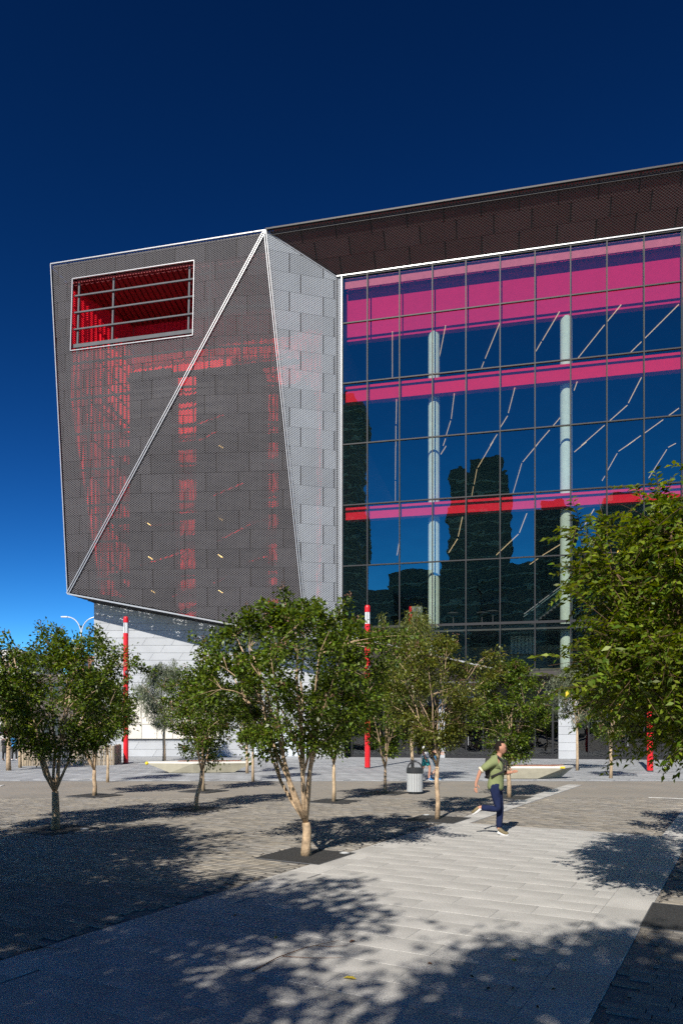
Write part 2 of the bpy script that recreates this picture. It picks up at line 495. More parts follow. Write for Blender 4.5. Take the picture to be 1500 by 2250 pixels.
def clip(poly, a, b, c):
    """keep a*x+b*y+c >= 0 of a 2-D polygon"""
    out = []
    for i in range(len(poly)):
        p, q = poly[i], poly[(i + 1) % len(poly)]
        dp = a * p[0] + b * p[1] + c; dq = a * q[0] + b * q[1] + c
        if dp >= 0: out.append(p)
        if (dp > 0 and dq < 0) or (dp < 0 and dq > 0):
            t = dp / (dp - dq)
            out.append((p[0] + (q[0] - p[0]) * t, p[1] + (q[1] - p[1]) * t))
    return out
def clip_poly(poly, convex, inset=0.0):
    """clip by a convex polygon given in either winding"""
    ar = sum(convex[i][0] * convex[(i + 1) % len(convex)][1] - convex[(i + 1) % len(convex)][0] * convex[i][1] for i in range(len(convex)))
    cv = convex if ar > 0 else convex[::-1]
    for i in range(len(cv)):
        p, q = cv[i], cv[(i + 1) % len(cv)]
        dx, dy = q[0] - p[0], q[1] - p[1]
        L = math.hypot(dx, dy)
        if L < 1e-6: continue
        a, b = -dy / L, dx / L
        poly = clip(poly, a, b, -(a * p[0] + b * p[1]) - inset)
        if len(poly) < 3: return []
    return poly
def area2(poly):
    return abs(sum(poly[i][0] * poly[(i + 1) % len(poly)][1] - poly[(i + 1) % len(poly)][0] * poly[i][1] for i in range(len(poly)))) / 2

# ================================================================== SETTING: ground and paving
D = Vector((0.488, 0.873, 0)).normalized()    # along the granite path
N = Vector((D.y, -D.x, 0))                    # across it, to the right
def W(n, d, z=0.0):
    p = N * n + D * d
    return Vector((p.x, p.y, z))
def nd(p):
    return (p.x * N.x + p.y * N.y, p.x * D.x + p.y * D.y)
PATH_L, PATH_R, BAND, PATH_END = -5.62, -0.95, 0.47, 14.7

b = MB(); b.face([(-900, -600, -0.03), (900, -600, -0.03), (900, 1400, -0.03), (-900, 1400, -0.03)])
tag(b.build('ground', 'ground'), kind='structure')
def in_view(x, y, m=0.6):
    return y > 4.3 and abs(x) < 0.469 * y + m
# the plaza sheet (bedding with the pavers' pattern beyond the laid pieces)
def brick_mat(name, base_mat, bw, bh, mortar, c1, c2, cm, ang):
    m, n, l, out = new_mat(name)
    tc = n.new('ShaderNodeTexCoord'); mp = n.new('ShaderNodeMapping')
    mp.inputs['Rotation'].default_value = (0, 0, ang)
    l.new(tc.outputs['Object'], mp.inputs['Vector'])
    br = n.new('ShaderNodeTexBrick')
    br.inputs['Scale'].default_value = 1; br.inputs['Brick Width'].default_value = bw; br.inputs['Row Height'].default_value = bh
    br.inputs['Mortar Size'].default_value = mortar; br.inputs['Bias'].default_value = 0
    br.inputs['Color1'].default_value = (*c1, 1); br.inputs['Color2'].default_value = (*c2, 1); br.inputs['Mortar'].default_value = (*cm, 1)
    l.new(mp.outputs['Vector'], br.inputs['Vector'])
    nz = n.new('ShaderNodeTexNoise'); nz.inputs['Scale'].default_value = 0.5; nz.inputs['Detail'].default_value = 6
    l.new(tc.outputs['Object'], nz.inputs['Vector'])
    mr = n.new('ShaderNodeMapRange'); mr.inputs['To Min'].default_value = 0.75; mr.inputs['To Max'].default_value = 1.2
    l.new(nz.outputs['Fac'], mr.inputs['Value'])
    hs = n.new('ShaderNodeHueSaturation'); l.new(br.outputs['Color'], hs.inputs['Color']); l.new(mr.outputs['Result'], hs.inputs['Value'])
    p = n.new('ShaderNodeBsdfPrincipled'); p.inputs['Roughness'].default_value = 0.8
    l.new(hs.outputs['Color'], p.inputs['Base Color']); l.new(p.outputs['BSDF'], out.inputs['Surface'])
    return m
ang = -math.atan2(N.y, N.x)
M['plaza'] = brick_mat('plaza_paving', None, 0.30, 0.10, 0.006, (0.305, 0.27, 0.22), (0.25, 0.237, 0.215), (0.17, 0.16, 0.14), ang)
M['forecourt'] = brick_mat('forecourt_paving', None, 0.9, 0.6, 0.012, (0.36, 0.375, 0.39), (0.30, 0.315, 0.33), (0.13, 0.135, 0.14), ang)
b = MB(); b.face([(-70, -30, -0.016), (70, -30, -0.016), (70, 62, -0.016), (-70, 62, -0.016)])
plaza = tag(b.build('plaza_paving', 'plaza'), kind='structure')
FORE = 27.6                                    # depth where the beige pavers give way to blue-grey slabs
b = MB(); b.face([(-70, FORE, -0.012), (70, FORE, -0.012), (70, 62, -0.012), (-70, 62, -0.012)])
forecourt = tag(b.build('forecourt_paving', 'forecourt'), kind='structure')
b = MB(); b.face([W(PATH_L, -4, -0.012), W(PATH_R, -4, -0.012), W(PATH_R, PATH_END, -0.012), W(PATH_L, PATH_END, -0.012)])
path = tag(b.build('granite_path', 'path_bed'), kind='structure')

def slab_mesh(name, lx, ly, h, m, bev=0.002):
    """one paving piece, top at z = 0, chamfered upper edge"""
    a, c = lx / 2, ly / 2
    v = [(-a, -c, -h), (a, -c, -h), (a, c, -h), (-a, c, -h),
         (-a, -c, -bev), (a, -c, -bev), (a, c, -bev), (-a, c, -bev),
         (-a + bev, -c + bev, 0), (a - bev, -c + bev, 0), (a - bev, c - bev, 0), (-a + bev, c - bev, 0)]
    f = [(0, 1, 5, 4), (1, 2, 6, 5), (2, 3, 7, 6), (3, 0, 4, 7), (4, 5, 9, 8), (5, 6, 10, 9), (6, 7, 11, 10), (7, 4, 8, 11), (8, 9, 10, 11)]
    me = bpy.data.meshes.new(name); me.from_pydata(v, [], f); me.materials.append(M[m]); me.update()
    return me
RZ = math.atan2(N.y, N.x)
def put(me, name, p, parent, rz=RZ, dz=0.0):
    o = bpy.data.objects.new(name, me)
    o.location = (p.x, p.y, dz); o.rotation_euler = (0, 0, rz)
    C.objects.link(o); o.parent = parent
    return o
# granite slabs, each its own piece
SL, SW_, GAP = 0.9, 0.38, 0.003
me_g = slab_mesh('granite_slab', SL - GAP, SW_ - GAP, 0.02, 'granite')
half_cache = {}
rows = int((PATH_END + 2) / SW_)
n0, n1 = PATH_L + BAND, PATH_R - BAND
for r in range(rows):
    d = PATH_END - (r + 0.5) * SW_
    off = (r % 2) * SL * 0.5 + random.choice((0, 0.06, -0.05))
    x = n0 - off
    while x < n1 - 0.02:
        a, c = max(x, n0), min(x + SL, n1)
        x += SL
        if c - a < 0.05: continue
        p = W((a + c) / 2, d)
        if not in_view(p.x, p.y, 1.0): continue
        key = round(c - a, 3)
        if key not in half_cache:
            half_cache[key] = me_g if abs(key - SL) < 1e-3 else slab_mesh('granite_slab', key - GAP, SW_ - GAP, 0.02, 'granite')
        put(half_cache[key], 'granite_slab', p, path, dz=random.uniform(-0.0015, 0.0015))
me_b = slab_mesh('band_slab', BAND - GAP, 1.2 - GAP, 0.02, 'granite')
for nb in (PATH_L + BAND / 2, PATH_R - BAND / 2):
    d = -1.0
    while d < 26:
        p = W(nb, d + 0.6)
        if in_view(p.x, p.y, 1.2): put(me_b, 'band_slab', p, path, dz=random.uniform(-0.001, 0.0015))
        d += 1.2
# tree places (metres) are needed now, for the pits
TREES = {}
def tp(px, py):
    g = G(px, py); return (g.x, g.y)
PITS = []
for q in ((672, 1880), (122, 1822), (960, 1800), (430, 1778), (733, 1761), (1118, 1752), (208, 1748), (447, 1738), (846, 1742)):
    PITS.append(tp(*q))
PITS += [(3.78, 7.55), (6.35, 12.05)]
def in_pit(n, d, m=0.0):
    for x, y in PITS:
        pn, pd = nd(Vector((x, y, 0)))
        if abs(n - pn) < 0.575 - m and abs(d - pd) < 0.575 - m: return True
    return False
# small pavers either side of the path: the nearest are pieces, the rest one sheet of real blocks
PL, PW, PG = 0.30, 0.10, 0.006
spots = []
for r in range(int(-14 / PW), int(30 / PW)):
    d = (r + 0.5) * PW
    dd = random.uniform(-0.14, 0.14)
    k0 = int(-30 / PL)
    for k in range(k0, int(12 / PL)):
        n = (k + 0.5 * (r % 2)) * PL + dd
        if PATH_L - PL / 2 + 0.01 < n < PATH_R + PL / 2 - 0.01:
            if d < PATH_END + PW / 2: continue
            if n < PATH_L + BAND + PL / 2 or n > PATH_R - BAND - PL / 2: continue
        p = W(n, d)
        if p.y > FORE - 0.15 or not in_view(p.x, p.y, 0.4): continue
        if p.y > 21 : continue
        if in_pit(n, d): continue
        spots.append((p.y, p))
spots.sort(key=lambda t: t[0])
me_p = slab_mesh('paver', PL - PG, PW - PG, 0.014, 'paver_one', 0.003)
for y, p in spots[:290]:
    put(me_p, 'paver', p, plaza, dz=random.uniform(-0.002, 0.002))
rest = np.array([[p.x, p.y] for y, p in spots[290:]])
def block_field(name, cen, lx, ly, h, m, parent, bev=0.003, jit=0.002):
    """many paving blocks as one mesh: top, chamfer"""
    a, c = lx / 2, ly / 2
    loc = np.array([[-a, -c, -h], [a, -c, -h], [a, c, -h], [-a, c, -h], [-a + bev, -c + bev, 0], [a - bev, -c + bev, 0], [a - bev, c - bev, 0], [-a + bev, c - bev, 0]])
    ca, sa = math.cos(RZ), math.sin(RZ)
    rot = loc.copy(); rot[:, 0] = loc[:, 0] * ca - loc[:, 1] * sa; rot[:, 1] = loc[:, 0] * sa + loc[:, 1] * ca
    n = len(cen)
    rs = np.random.RandomState(3)
    v = np.repeat(rot[None], n, 0)
    v[:, :, 0] += cen[:, 0, None]; v[:, :, 1] += cen[:, 1, None]; v[:, :, 2] += rs.uniform(-jit, jit, (n, 1))
    q = np.array([[0, 1, 5, 4], [1, 2, 6, 5], [2, 3, 7, 6], [3, 0, 4, 7], [4, 5, 6, 7]])
    quads = (q[None] + (np.arange(n) * 8)[:, None, None]).reshape(-1, 4)
    o = np_mesh(name, v.reshape(-1, 3), quads, m, parent)
    o['kind'] = 'stuff'
    return o
block_field('paver_field', rest, PL - PG, PW - PG, 0.012, 'paver', plaza)
# blue-grey slabs of the forecourt
spots = []
for r in range(0, 140):
    d = r * 0.6
    for k in range(-70, 70):
        n = (k + 0.5 * (r % 2)) * 0.9
        p = W(n, d)
        if p.y < FORE + 0.45 or p.y > 46.0 or not in_view(p.x, p.y, 0.5): continue
        spots.append((p.y, p))
spots.sort(key=lambda t: t[0])
me_f = slab_mesh('forecourt_slab', 0.886, 0.586, 0.01, 'bluestone_one')
for y, p in spots[:200]:
    put(me_f, 'forecourt_slab', p, forecourt, dz=random.uniform(-0.001, 0.001))
block_field('slab_field', np.array([[p.x, p.y] for y, p in spots[200:]]), 0.884, 0.584, 0.01, 'bluestone', forecourt, jit=0.001)

for (xa, ya, xb, yb) in ((162, 1713, 224, 1710), (1424, 1752, 1530, 1756), (0, 1727, 8, 1725)):
    b = MB(); pa, pb = G(xa, ya), G(xb, yb); dn = (pb - pa).normalized().cross(Vector((0, 0, 1))) * 0.05; up_ = Vector((0, 0, .005))
    b.prism([pa - dn + up_, pb - dn + up_, pb + dn + up_, pa + dn + up_], (0, 0, -0.012))
    tag(b.build('drain_strip', 'silver_flat'), kind='structure')
for i, (x, y) in enumerate(PITS):
    b = MB(); h = 0.575
    pn, pd = nd(Vector((x, y, 0)))
    q = [W(pn - h, pd - h), W(pn + h, pd - h), W(pn + h, pd + h), W(pn - h, pd + h)]
    b.face([(p.x, p.y, 0.005) for p in q])
    o = tag(b.build('tree_pit', 'pit'), kind='structure')
    e = MB()
    for k in range(4):
        p, r_ = q[k], q[(k + 1) % 4]
        e.bar((p.x, p.y, 0.002), (r_.x, r_.y, 0.002), 0.012, 0.012)
    e.build('pit_edge', 'steel', o)

# ================================================================== THE THEATRE BUILDING
U = Vector((7100, -1600, 0)).normalized()
NO = Vector((U.y, -U.x, 0))                    # outward, towards the plaza
O0 = Vector((0.06, 48.9, 0))
def FP(u, out, z):
    p = O0 + U * u + NO * out
    return Vector((p.x, p.y, z))
def uo(p):
    q = Vector((p.x, p.y, 0)) - O0
    return q.dot(U), q.dot(NO)
def u_at(px, out=0.0):
    """facade coordinate seen at photo column px on the plane at this offset"""
    k = (px - 750) / F
    ox = O0 + NO * out
    return (k * ox.y - ox.x) / (U.x - k * U.y)
root = empty('theatre_building', (0, 52, 0), 'large theatre building with folded metal mesh box, red inside, and tall blue glass wall', 'building')

def panel_field(parent, poly, to3d, cw, ch, m, gap=0.055, depth=0.06, origin=(0, 0), hole=None, nrm=None, name='mesh_panel', insetp=0.06):
    us = [p[0] for p in poly]; zs = [p[1] for p in poly]
    r0 = math.floor((min(zs) - origin[1]) / ch); r1 = math.ceil((max(zs) - origin[1]) / ch)
    cnt = 0
    for r in range(r0, r1):
        z0 = origin[1] + r * ch; z1 = z0 + ch
        k0 = math.floor((min(us) - origin[0]) / cw) - 1; k1 = math.ceil((max(us) - origin[0]) / cw) + 1
        for k in range(k0, k1):
            x0 = origin[0] + (k + (0.33 if r % 2 else 0.0)) * cw; x1 = x0 + cw
            g = gap / 2
            cell = [(x0 + g, z0 + g * 0.2), (x1 - g, z0 + g * 0.2), (x1 - g, z1 - g * 0.2), (x0 + g, z1 - g * 0.2)]
            pc = clip_poly(cell, poly, insetp)
            if len(pc) < 3 or area2(pc) < 0.02: continue
            pieces = [pc]
            if hole:
                h0, h1, h2, h3 = hole          # u0,u1,z0,z1
                a = clip(pc, -1, 0, h0); c = clip(pc, 1, 0, -h1)
                mid = clip(clip(pc, 1, 0, -h0), -1, 0, h1)
                pieces = [a, c]
                if len(mid) >= 3: pieces += [clip(mid, 0, -1, h2), clip(mid, 0, 1, -h3)]
                pieces = [q for q in pieces if len(q) >= 3 and area2(q) > 0.01]
                if not pieces: continue
            b = MB()
            for q in pieces:
                pts = [to3d(*s) for s in q]
                b.cur = 0
                b.face(pts, [(s[0], s[1]) for s in q])
                b.cur = 1
                for i in range(len(q)):
                    s, t = q[i], q[(i + 1) % len(q)]
                    A, B = pts[i], pts[(i + 1) % len(q)]
                    b.face([A, B, B + nrm * -depth, A + nrm * -depth], [(0, 0)] * 4)
                    if abs(s[0] - t[0]) < 1e-4 and (abs(s[0] - x0 - g) < 1e-3 or abs(s[0] - x1 + g) < 1e-3):   # lip closing the upright joint
                        e_ = g if s[0] > (x0 + x1) / 2 else -g
                        A2, B2 = to3d(s[0] + e_, s[1]), to3d(t[0] + e_, t[1])
                        b.face([A - nrm * .03, B - nrm * .03, B2 - nrm * .03, A2 - nrm * .03], [(0, 0)] * 4)
            b.build(name, [m, 'flange'], parent, fix=False); cnt += 1
    return cnt

# --- corner points of the folded mesh box
ZR = 34.57
V1 = FP(-4.645, 2.3, ZR)
V0 = FP(-20.41, 2.3, ZR)
V2 = P(150, 1305, 49.6)
V3 = P(675, 1403, 48.43)
GL = FP(-0.36, 0.0, 0)
G1 = Vector((GL.x, GL.y, 32.35)); G2 = Vector((GL.x, GL.y, 8.2))
def uz(p):
    u, o = uo(p); return (u, p.z)
def plane_map(a, b, c):
    """(u, z) -> point on the plane through three corners"""
    (ua, oa), (ub, ob), (uc, oc) = uo(a), uo(b), uo(c)
    A = np.array([[ua, a.z, 1], [ub, b.z, 1], [uc, c.z, 1]]); s = np.linalg.solve(A, np.array([oa, ob, oc]))
    return lambda u, z: FP(u, s[0] * u + s[1] * z + s[2], z)
mapA = plane_map(V0, V1, V2); mapB = plane_map(V1, V2, V3)
nA = (V1 - V0).cross(V2 - V0).normalized(); nA = -nA if nA.dot(NO) < 0 else nA
nB = (V1 - V2).cross(V3 - V2).normalized(); nB = -nB if nB.dot(NO) < 0 else nB
def on_plane(px, py, a, n_):
    d = Vector(((px - 750) / F, 1, (HOR - py) / F)); c = Vector((0, 0, CAMH))
    t = (a - c).dot(n_) / d.dot(n_)
    return c + d * t
hc = [on_plane(x, y, V0, nA) for x, y in ((157, 613), (425, 575), (427, 737), (160, 771))]
hu = [uo(p)[0] for p in hc]
HOLE = ((hu[0] + hu[3]) / 2, (hu[1] + hu[2]) / 2, (hc[2].z + hc[3].z) / 2, (hc[0].z + hc[1].z) / 2)
trim = MB()
def edge(a, b, w=0.11, off=0.0, n_=None, dshift=0.0):
    up = n_ or NO
    trim.bar(a + up * off, b + up * off, w, 0.09, up)
front = None
edge(V0, V1, 0.07, 0.05); edge(V0, V2, 0.06, 0.05); edge(V2, V3, 0.10, 0.05)
dv = (V2 - V1).normalized(); sv = dv.cross(NO).normalized()
for s in (-1, 1): trim.bar(V1 + sv * 0.075 * s + NO * .05, V2 + sv * 0.075 * s + NO * .05, 0.05, 0.09, NO)
dv = (V3 - V1).normalized(); sv = dv.cross(NO).normalized()
for s in (-1, 1): trim.bar(V1 + sv * 0.07 * s + NO * .06, V3 + sv * 0.07 * s + NO * .06, 0.05, 0.09, NO)
trim.bar(V1, G1, 0.07, 0.07); trim.bar(V3, G2, 0.09, 0.09)
h = HOLE
hq = [mapA(h[0], h[2]), mapA(h[1], h[2]), mapA(h[1], h[3]), mapA(h[0], h[3])]
for i in range(4): trim.bar(hq[i] + nA * .03, hq[(i + 1) % 4] + nA * .03, 0.055, 0.10, nA)
front = trim.build('front_screen', 'silver', root)
front['label'] = 'folded dark mesh screen with silver edge trim and a large rectangular opening'
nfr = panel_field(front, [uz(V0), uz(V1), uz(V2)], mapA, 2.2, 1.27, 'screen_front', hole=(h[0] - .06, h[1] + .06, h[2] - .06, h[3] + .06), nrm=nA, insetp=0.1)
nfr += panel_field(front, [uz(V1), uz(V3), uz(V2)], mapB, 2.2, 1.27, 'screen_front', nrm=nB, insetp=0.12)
# side facet
side_dir = Vector((V1.x - GL.x, V1.y - GL.y, 0)); Ls = side_dir.length; side_dir.normalize()
nS = Vector((-side_dir.y, side_dir.x, 0)); nS = -nS if nS.y > 0 else nS
def mapS(s, z):
    p = GL + side_dir * s; return Vector((p.x, p.y, z))
s3 = (Vector((V3.x, V3.y, 0)) - GL).dot(side_dir)
sb = MB(); sb.bar(Vector((GL.x, GL.y, 8.2)) + nS * .04, Vector((GL.x, GL.y, 32.35)) + nS * .04, 0.06, 0.08, NO)
side = sb.build('side_screen', 'steel', root)
nsd = panel_field(side, [(Ls, V1.z), (0, 32.35), (0, 8.2), (s3, V3.z)], mapS, 2.3, 1.27, 'screen_side_lit', nrm=nS, insetp=0.05, origin=(0.2, 0.35))
# narrow return strip beside the glass
rs_ = MB()
rs_.face([FP(-0.34, 0.02, 8.2), FP(-0.06, 0.02, 8.2), FP(-0.06, 0.02, 32.3), FP(-0.34, 0.02, 32.3)], [(0, 8.2), (.28, 8.2), (.28, 32.3), (0, 32.3)])
rs_.build('return_strip', 'screen_side_lit', root, fix=False)
# --- roof fascia: an outward-leaning band above the glass
UR = 29.0
def mapF(u, t):
    f = t / 3.1
    return FP(u, 0.1 + 2.2 * f, 32.42 + (ZR - 32.42) * f)
nF = (NO * 2.15 - Vector((0, 0, 1)) * 2.2).normalized()
fb = MB()
fb.bar(FP(-4.6, 2.34, ZR + 0.06), FP(UR, 2.34, ZR + 0.06), 0.10, 0.14, NO)
fb.face([mapF(-0.3, 0) - nF * .35, mapF(UR, 0) - nF * .35, mapF(UR, 3.1) - nF * .35, mapF(-4.2, 3.1) - nF * .35])
fasc = fb.build('roof_fascia', ['frame'], root)
rb = MB(); rb.face([mapF(-0.3, 0) - nF * .22, mapF(UR, 0) - nF * .22, mapF(UR, 3.1) - nF * .22, mapF(-4.2, 3.1) - nF * .22])
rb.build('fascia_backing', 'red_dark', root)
nfa = panel_field(fasc, [(-0.35, 0), (UR, 0), (UR, 3.1), (-4.6, 3.1)], mapF, 2.3, 1.04, 'screen_fascia', nrm=nF, insetp=0.02, gap=0.085)
w = MB(); w.bar(FP(-0.36, 0.10, 32.33), FP(UR, 0.10, 32.33), 0.07, 0.10, NO); w.bar(FP(-0.03, 0.12, 8.3), FP(-0.03, 0.12, 32.3), 0.05, 0.06, NO)
w.build('glass_trim', 'silver', root)
# roof and closed sides
rf = MB()
def slab(mb, u0, u1, o0, o1, z0, z1):
    mb.hexa([FP(u0, o0, z0), FP(u1, o0, z0), FP(u1, o1, z0), FP(u0, o1, z0), FP(u0, o0, z1), FP(u1, o0, z1), FP(u1, o1, z1), FP(u0, o1, z1)])
slab(rf, -20.3, UR, 2.15, -32, ZR - 0.22, ZR - 0.02)
rf.build('roof', 'frame', root)
bw = MB()
slab(bw, -20.3, UR, -31.6, -32, 0, ZR - 0.3)
slab(bw, UR - .2, UR, 0.0, -31.5, 0, ZR - 0.3)
bw.build('back_wall', 'dark_wall', root)
lw = MB()                                       # outer left side of the box
lw.face([V0 + Vector((0, 0, -0.25)), V2, FP(uo(V2)[0] + .3, -8, V2.z), FP(-20.2, -8, ZR - 0.25)])
lw.build('left_side', 'dark_wall', root)
# soffit of the box
wallY = 51.0
WL = P(207, 1325, wallY)
M['screen_soffit'] = mesh_screen('screen_soffit', (0.10, 0.10, 0.105), 0.25)
SA, SB = Vector((WL.x, wallY + .2, WL.z + .02)), Vector((-2.2, wallY + .2, V3.z + .05))
def sof(f, g):
    """point of the box underside: f along the lower edge, g from the edge back to the wall"""
    e = V2 + (V3 - V2) * f; k = SA + (SB - SA) * f
    return e + (k - e) * g
sf = MB()
def band(g0, g1):
    q = [sof(0, g0), sof(1, g0), sof(1, g1), sof(0, g1)]
    sf.prism(q, (0, 0, 0.06))
band(0.0, 0.06); band(0.32, 0.60); band(0.86, 1.0)
for (g0, g1) in ((0.06, 0.32), (0.60, 0.86)):
    for k in range(46):
        f = (k + random.uniform(-.3, .3)) / 46
        if 0.005 < f < 0.985:
            d2 = random.uniform(-.012, .012)
            sf.bar(sof(f, g0), sof(f + d2, g1), random.uniform(.05, .22), .05)
    sf.bar(sof(0, (g0 + g1) / 2), sof(1, (g0 + g1) / 2), .1, .05)
    for k in range(9):
        f = random.uniform(0, .9); sf.prism([sof(f, g0), sof(f + .05, g0), sof(f + .05, g1), sof(f, g1)], (0, 0, .05))
sf.face([V3, G2, Vector((G2.x + .3, wallY + .2, G2.z)), SB])
sf.build('box_soffit', 'inner_frame', root)

# --- inside the mesh box: red ribbed cladding, dark stair core, slabs
def ribbed(a, b_, z0, z1, m, name, pitch=0.32, dep=0.07, flip=1):
    """vertical trapezoid ribs between two ground points"""
    a = Vector(a); b_ = Vector(b_)
    d = (b_ - a); L = d.length; d.normalize(); nn = Vector((d.y, -d.x, 0)) * flip
    prof = []; x = 0
    while x < L:
        for fx, dd in ((0, 0), (0.62, 0), (0.70, dep), (0.92, dep)):
            if x + fx * pitch <= L: prof.append((x + fx * pitch, dd))
        x += pitch
    mb = MB()
    for (x0, d0), (x1, d1) in zip(prof, prof[1:]):
        p, q = a + d * x0 + nn * d0, a + d * x1 + nn * d1
        mb.face([(p.x, p.y, z0), (q.x, q.y, z0), (q.x, q.y, z1), (p.x, p.y, z1)])
    return mb.build(name, m, root)
LWa = FP(-19.5, 1.3, 0); LWb = FP(-16.75, -2.6, 0)
ribbed(LWa, LWb, 11.8, 33.4, 'red_wall', 'red_side_wall')
ribbed(LWb, FP(-2.0, -2.6, 0), 9.2, 33.4, 'red_wall', 'red_back_wall')
cb = MB()
for k in range(36):
    u = -19.6 + k * 0.42
    cb.hexa([FP(u, 1.4, 33.42), FP(u + .3, 1.4, 33.42), FP(u + .3, -2.6, 32.35), FP(u, -2.6, 32.35), FP(u, 1.4, 33.5), FP(u + .3, 1.4, 33.5), FP(u + .3, -2.6, 32.43), FP(u, -2.6, 32.43)])
cb.hexa([FP(-19.8, 1.5, 33.55), FP(-4.6, 1.5, 33.55), FP(-4.6, -2.7, 32.45), FP(-19.8, -2.7, 32.45), FP(-19.8, 1.5, 33.7), FP(-4.6, 1.5, 33.7), FP(-4.6, -2.7, 32.6), FP(-19.8, -2.7, 32.6)])
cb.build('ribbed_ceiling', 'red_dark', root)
for u0, u1, z1, o in ((-16.5, -13.2, 28.35, -1.5), (-11.2, -6.2, 27.6, -1.5), (-5.0, -2.6, 26.0, -1.5)):
    mb = MB(); slab(mb, u0, u1, o, o - 0.9, 9.5, z1); mb.build('stair_core', 'core', root)
for z in (27.7, 22.4, 17.3, 13.3):
    mb = MB(); slab(mb, -16.4 if z > 27 else -17.6, -3.4, -0.9 if z > 27 else -0.4, -1.45, z - 0.18, z); mb.build('floor_slab', 'core', root)
sfm = MB()                                       # light steel frame carrying the screens
for k in range(18):
    u = -19.6 + k * 1.1
    tA = mapA if True else None
    pts = []
    for z in (11.6, 34.2):
        pts.append(None)
    zz = [11.4 + i * 1.9 for i in range(13)]
    for z in zz:
        uA = u
        # which triangle holds (u, z)
        ua, ub = uz(V1), uz(V2)
        f = (z - ub[1]) / (ua[1] - ub[1]); ud = ub[0] + (ua[0] - ub[0]) * f
        p = (mapA if u < ud else mapB)(u, z)
        umin = uz(V2)[0] + (uz(V0)[0] - uz(V2)[0]) * (z - V2.z) / (V0.z - V2.z) + 0.2
        umax = uz(V3)[0] + (uz(V1)[0] - uz(V3)[0]) * (z - V3.z) / (V1.z - V3.z) - 0.2
        if umin < u < umax and not (h[0] - .2 < u < h[1] + .2 and h[2] - .3 < z < h[3] + .3):
            pts.append(p - NO * 0.35)
        else:
            pts.append(None)
    for p, q in zip(pts, pts[1:]):
        if p is not None and q is not None: sfm.bar(p, q, 0.07, 0.07)
for i in range(9):
    z = 12.2 + i * 2.54
    umin = uz(V2)[0] + (uz(V0)[0] - uz(V2)[0]) * (z - V2.z) / (V0.z - V2.z) + 0.3
    umax = uz(V3)[0] + (uz(V1)[0] - uz(V3)[0]) * (z - V3.z) / (V1.z - V3.z) - 0.3
    ua, ub = uz(V1), uz(V2)
    ud = ub[0] + (ua[0] - ub[0]) * (z - ub[1]) / (ua[1] - ub[1])
    a, c, e = mapA(umin, z) - NO * .4, mapA(ud, z) - NO * .4, mapB(umax, z) - NO * .4
    if h[2] - .3 < z < h[3] + .3:
        c0 = mapA(h[1] + .2, z) - NO * .4
        sfm.bar(c0, c, 0.12, 0.12)
    else:
        sfm.bar(a, c, 0.12, 0.12)
    sfm.bar(c, e, 0.12, 0.12)
sfm.build('support_frame', 'inner_frame', root)
# balustrade in the opening
bal = MB()
for px in (172, 248, 415):
    u = u_at(px, 2.2)
    bal.bar(mapA(u, h[2]) - nA * .35, mapA(u, h[3] - 0.1) - nA * .35, 0.12, 0.12)
for i, z in enumerate((h[2] + 0.45, h[2] + 1.65, h[2] + 2.85, h[2] + 4.05)):
    bal.bar(mapA(h[0], z) - nA * .22, mapA(h[1], z) - nA * .22, 0.26 if i == 0 else 0.10, 0.08, nA)
bal.build('balustrade', 'steel', root)
# stair stringers seen through the mesh, small amber lights
for (x0, y0, x1, y1) in ((410, 985, 478, 948), (470, 1090, 535, 1062), (478, 1190, 560, 1148), (330, 1155, 400, 1148), (310, 1243, 400, 1215), (470, 1282, 500, 1265), (380, 1312, 418, 1290), (540, 1150, 600, 1140), (430, 935, 492, 912), (545, 1235, 590, 1222)):
    pl = FP(0, -1.3, 0)
    mb = MB(); mb.bar(on_plane(x0, y0, pl, NO), on_plane(x1, y1, pl, NO), 0.16, 0.1); mb.build('stair_rail', 'red_wall', root)
for (x, y) in ((481, 979), (322, 1148), (481, 1138), (327, 1223), (480, 1219), (480, 1296), (331, 1297)):
    p = on_plane(x, y, FP(0, -1.2, 0), NO); q = on_plane(x + 9, y + 6, FP(0, -1.2, 0), NO)
    mb = MB(); mb.bar(p, q, 0.08, 0.06); mb.build('stair_light', 'amber', root)

# --- curtain wall
ROWZ = [5.67, 8.72, 12.86, 16.94, 21.01, 25.11, 29.14, 32.25]
COLU = [0.0] + [1.71 + 2.155 * i for i in range(0, 13)]
cw_root = MB()
cw_root.bar(FP(0.02, 0.0, 8.3), FP(0.02, 0, 32.25), 0.08, 0.14, NO)
cw = cw_root.build('curtain_wall', 'frame', root)
cw['label'] = 'tall curtain wall of blue reflective glass panes in dark frames'
ua, ub = -0.3, 10.2; za, zb = 8.37, 5.74
def zcut(u):
    return za + (zb - za) * (u - ua) / (ub - ua) if u < ub else 5.67
for u in COLU[1:]:
    mb = MB(); mb.bar(FP(u, 0.03, max(zcut(u), 5.67)), FP(u, 0.03, 32.28), 0.07, 0.14, NO); mb.build('mullion', 'frame', cw)
for z in ROWZ:
    u0 = 0.0
    if z < 8.3: u0 = ua + (ub - ua) * (z - za) / (zb - za) if z > zb else ub
    mb = MB(); mb.bar(FP(u0, 0.025, z), FP(COLU[-1], 0.025, z), 0.075 if z != 8.72 else 0.16, 0.12, NO); mb.build('transom', 'frame', cw)
